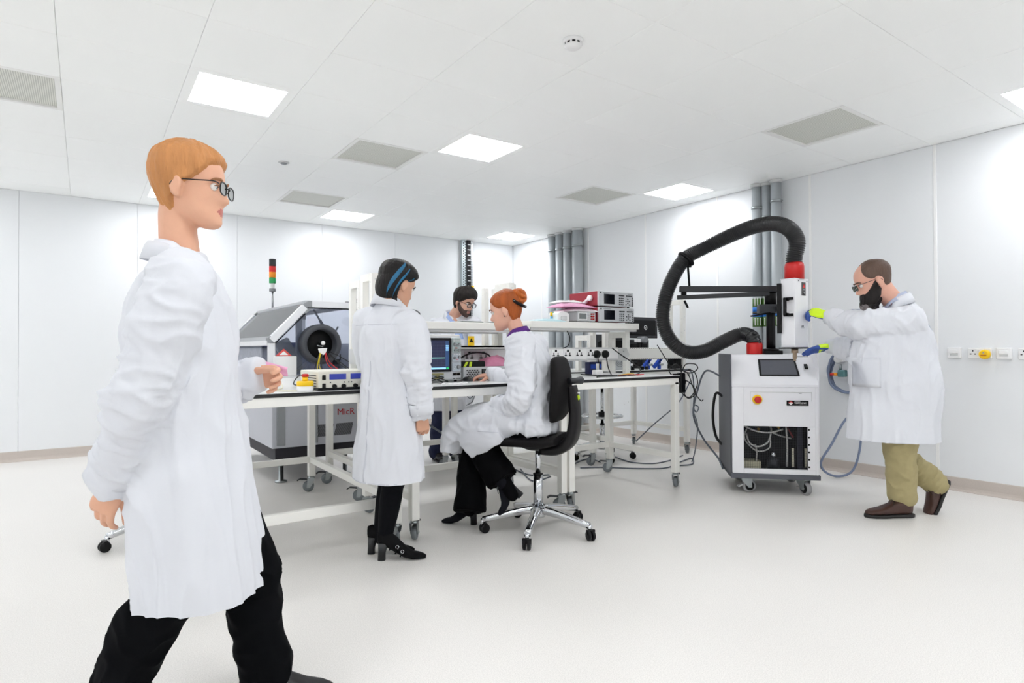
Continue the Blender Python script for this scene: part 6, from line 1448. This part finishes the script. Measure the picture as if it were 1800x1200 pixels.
    collar(c, N+V((0, 0, .01)), fw, UPV*.9+fw*.42, .070, .045, gap=14, m=mat('blue_grey_shirt', (176, 184, 206), .7), name='shirt_collar', drop=.035, flare=.034, front_drop=.05)
    lf = -rt
    patch(c, bv, J(1526, 658, -.3), fw, UPV, rt, [(-.085, -.09), (.085, -.09), (.085, .10), (-.085, .10)], 'pocket', coat_white, .0065, 8)
    patch(c, bv, J(1567, 776), fw, UPV, rt, [(-.22, .022), (.22, .022), (.22, .026), (-.22, .026)], 'hem_stitch', seam_white, .002, 14)
    patch(c, bv, N+fw*.15-V((0, 0, .12)), rt, UPV, -fw, [(-.05, -.06), (.02, -.06), (.05, .10), (-.05, .10)], 'shirt_front', mat('blue_grey_shirt', ()), .004, 6, back=.13)
    o = MB().tube([N+fw*.03-rt*.06+V((0, 0, .0)), N+fw*.10-rt*.075-V((0, 0, .05)), N+fw*.19-rt*.06-V((0, 0, .13)), N+fw*.225-rt*.03-V((0, 0, .2))], .009, n=8); o.build('lanyard', mat('lanyard_purple', (84, 34, 150), .6), t)
    # hair: cropped at the back and sides, long beard
    hm = hair_mat('crop', (92, 72, 62), .35)
    line = [(0, .13), (30, .125), (48, .088), (60, .040), (74, .018), (90, .008), (100, -.008), (118, -.045), (150, -.07), (180, -.072)]
    shell(M, sc, hair_off(line, lambda th, z: .003+.003*sstep(.0, .06, z), .012, -.005), jit=.001).build('hair', hm, t, fixn=False)
    bm_ = hair_mat('beard', (22, 15, 14), .6)
    bl = [(0, -.043), (16, -.046), (34, -.055), (52, -.046), (68, -.028), (82, .0), (92, .004), (100, -.05), (118, -.2)]
    def boff(th, z):
        a_ = abs(math.degrees(th)); zl = interp(bl, a_); q = sstep(zl+.008, zl-.008, z)*sstep(112, 96, a_); return -.006+q*(.013+.022*sstep(-.05, -.1, z))+.006*nosebump(th, z)*q
    bo = shell(M, sc, boff, jit=.006).build('beard', bm_, t, fixn=False)
    T = M @ Matrix.Scale(sc, 4); b_ = MB(T)
    b_.rings(crom([(0, .055, -.07), (0, .072, -.115), (0, .078, -.16), (0, .070, -.195), (0, .062, -.215)], 5), cromf([.045, .058, .050, .034, .014], 5), 22, side=(1, 0, 0), rad2=cromf([.04, .047, .042, .028, .012], 5))
    b_.ball((0, .045, -.095), (.06, .05, .045), 18, k=12); me = remesh(b_, .006, 1)
    for v in me.vertices:
        n = noise.noise(v.co*55)*.006+noise.noise(V((v.co.x*120, v.co.y*120, v.co.z*25)))*.006; v.co = v.co+v.normal*n
    mi = [1 if (T.inverted() @ p.center).y+.35*(-(T.inverted() @ p.center).z-.15) > .082 and (T.inverted() @ p.center).z < -.105 else 0 for p in me.polygons]
    o = finish(me, 'beard_length', [bm_, hair_mat('beard_grey', (120, 112, 112), .4)], bo); o.data.polygons.foreach_set('material_index', mi)
    eyes(t, M, sc, 'brown', hair_mat('brow_d', (84, 62, 52))); glasses(t, M, sc, mat('frame_black', (22, 22, 24), .3), .022, .016)
man_right()

# ---------------------------------------------------------------- walking person in the foreground
def walker():
    D0 = 1.82; G = V((*at(335, 900, D0).xy, 0)); t = thing('person', 'person with ginger hair and glasses walking past in a white lab coat, nearest us', 'person', G)
    J = lambda u, v, dd=0: at(u, v, D0+dd)
    fw = (GR*.985+GF*.12).normalized(); rt = fw.cross(UPV)
    sk, lp = skin_mat('pale', (224, 172, 144)), mat('lips_e', (190, 112, 102), .4)
    M = frame_from(J(336, 330), fw, 3); sc = 1.0; N = J(316, 446)
    SR, SL = J(318, 500, -.17), J(318, 500, .17); ER, WR = J(258, 690, -.20), J(205, 842, -.14); EL, WL = J(366, 668, .19), at(430, 662, 1.98)
    HC = J(330, 800)
    AR = V((*J(250, 1100).xy, .13))-fw*.03; AL = V((*J(455, 1100).xy, .09)); 
    KR = HC.lerp(AR, .52)+fw*.06-rt*-.08; KL = HC.lerp(AL, .5)+fw*.05-rt*.08
    AR = AR+rt*.08; AL = AL-rt*.08
    legs = [([HC+rt*.09, (HC+rt*.09).lerp(KR, .5), KR, KR.lerp(AR, .4), AR], [.095, .085, .06, .058, .04]), ([HC-rt*.09, (HC-rt*.09).lerp(KL, .5), KL, KL.lerp(AL, .4), AL], [.095, .085, .06, .058, .04])]
    hs = [dict(Wp=WR, f=V((0, 0, -.9))-fw*.42, pn=-rt*.9+fw*.2, right=True, curls=[(22, 28, 18), (28, 32, 20), (32, 34, 20), (36, 36, 20)], thumb=(.8, .45, .3)),
          dict(Wp=WL, f=fw, pn=rt*.8-UPV*.3, right=False, curls=[(40, 50, 30), (46, 54, 30), (50, 54, 30), (54, 54, 30)], thumb=(.8, .3, .5))]
    trunk = [(HC-V((0, 0, .08)), .15, .10), (HC, .16, .11), (J(326, 690), .135, .095), (J(320, 570), .155, .11), (J(317, 490), .13, .075), (N, .055, .05)]
    body(t, M, sc, N, trunk, rt, [([SR, ER, WR], [.052, .044, .03]), ([SL, EL, WL], [.052, .044, .03])], legs, hs, sk, lp, .053)
    mb = MB()
    for pts, rad in legs: mb.limb(pts, [.088, .092, .08, .078, .076], 20, 5)
    me = remesh(mb, .008, 3); wrinkle(me, [(HC, KR, .25, 4, 8, .007, 4), (KR, AR, .14, 7, 8, .008, 2), (KL, AL, .14, 7, 8, .008, 9)]); finish(me, 'trousers', mat('trousers_navy_black', (6, 7, 10), .8, spec=.08, var=.15), t)
    sh = [mat('shoe_black', (10, 10, 12), .4), black_pl, black_pl]
    shoe(t, V((AR.x, AR.y, .075))-fw*.07, fw-UPV*.28, UPV, .28, 'flat', sh); shoe(t, V((AL.x, AL.y, 0))-fw*.07, fw, UPV, .28, 'flat', sh)
    mb = MB(); p, a, b = gownring([(J(352, 1045), .20, .175), (J(350, 980), .20, .168), (J(338, 860), .20, .150), (J(328, 700), .18, .130), (J(321, 575), .19, .135), (J(318, 500), .175, .10), (J(317, 472), .11, .075), (J(316, 446), .066, .064)])
    mb.rings(p, a, 40, side=rt, rad2=b, ex=2.3)
    for S, E_, W_ in ((SR, ER, WR), (SL, EL, WL)): mb.limb([S.lerp(J(318, 510), .35), S, E_, W_], [.08, .082, .068, .052], 22, 6)
    me = remesh(mb, .007, 4); open_bottom(me, p[0].z+.012)
    wrinkle(me, [(J(328, 700), J(352, 1045), .32, 2, 9, .011, 3), (J(318, 490), J(328, 700), .3, 3, 7, .008, 7), (SR, ER, .11, 12, 7, .008, 5), (ER, WR, .1, 16, 7, .008, 1), (SL, EL, .1, 14, 7, .008, 2), (EL, WL, .1, 18, 7, .008, 6)])
    c = finish(me, 'lab_coat', coat_white, t); bv = bvh_of(c, t)
    collar(c, N-fw*.012-V((0, 0, .02)), fw, UPV*.97+fw*.2, .066, .035, drop=.05, flare=.03, front_drop=.08)
    collar(c, N-V((0, 0, .012)), fw, UPV*.97+fw*.2, .058, .035, gap=14, m=mat('pale_shirt', (226, 228, 236), .7), name='shirt_collar', drop=.03, flare=.028, front_drop=.05)
    cuff(c, ER, WR, .054, .051); cuff(c, EL, WL, .054, .051)
    hm = hair_mat('strawberry', (196, 136, 84), .3)
    line = [(0, .078), (40, .062), (58, .034), (74, .012), (88, -.004), (98, -.014), (114, -.055), (140, -.092), (180, -.098)]
    shell(M, sc, hair_off(line, lambda th, z: .012+.010*sstep(.03, .11, z), .010), n=96, jit=.006).build('hair', hm, t, fixn=False)
    eyes(t, M, sc, 'blue', hair_mat('brow_e', (150, 104, 70))); glasses(t, M, sc, mat('frame_dark', ()))
    hd = at(436, 648, 2.0); n = 12
    bg = thing('antistatic_bag', 'flat pink antistatic bag held by the walking person', 'bag', hd)
    b_ = MB(); vs = []
    for q in (1, -1):
        for j in range(7):
            for i in range(13):
                u, v_ = i/6-1, j/3-1; h_ = .012*(1-u*u)*(1-v_*v_); z = .022*v_+.008*math.sin(u*3+v_); vs.append(hd+fw*(u*.115+.01)+UPV*(z-.012*u)+rt*(q*(h_+.0012)+.004*math.sin(u*7+v_*3)))
    fs = [(k+j*13+i, k+j*13+i+1, k+(j+1)*13+i+1, k+(j+1)*13+i) for k in (0, 91) for j in range(6) for i in range(12)]
    rim = list(range(13))+[(j+1)*13-1 for j in range(1, 7)]+[78+i for i in range(11, -1, -1)]+[j*13 for j in range(5, 0, -1)]; fs += [(rim[i], rim[(i+1) % len(rim)], rim[(i+1) % len(rim)]+91, rim[i]+91) for i in range(len(rim))]
    b_.add(vs, fs, 0, True).build('film', pink_pale, bg)
walker()
# ---------------------------------------------------------------- pieces too small to pick apart
for o in scene.objects:
    if o.type == 'MESH' and o.parent and o.name.split('.')[0] in ('keys', 'slots', 'arrow_marks', 'vent_holes', 'side_vents', 'pin_holes', 'louvres', 'buttons', 'terminals', 'ports', 'fins', 'tie_marks', 'inner_parts', 'graticule', 'print', 'screws', 'bracket_bolts', 'saddle_bolts', 'badge_lines', 'plate_print', 'feet', 'softkey_lit', 'mesh_hinges', 'handle_posts', 'handle_bracket', 'fan_grille', 'plate_joint', 'inner_walls', 'stripes', 'cabinet_trim', 'ridge_rails', 'gasket', 'shelf_beam', 'holes'):
        o['kind'] = 'stuff'
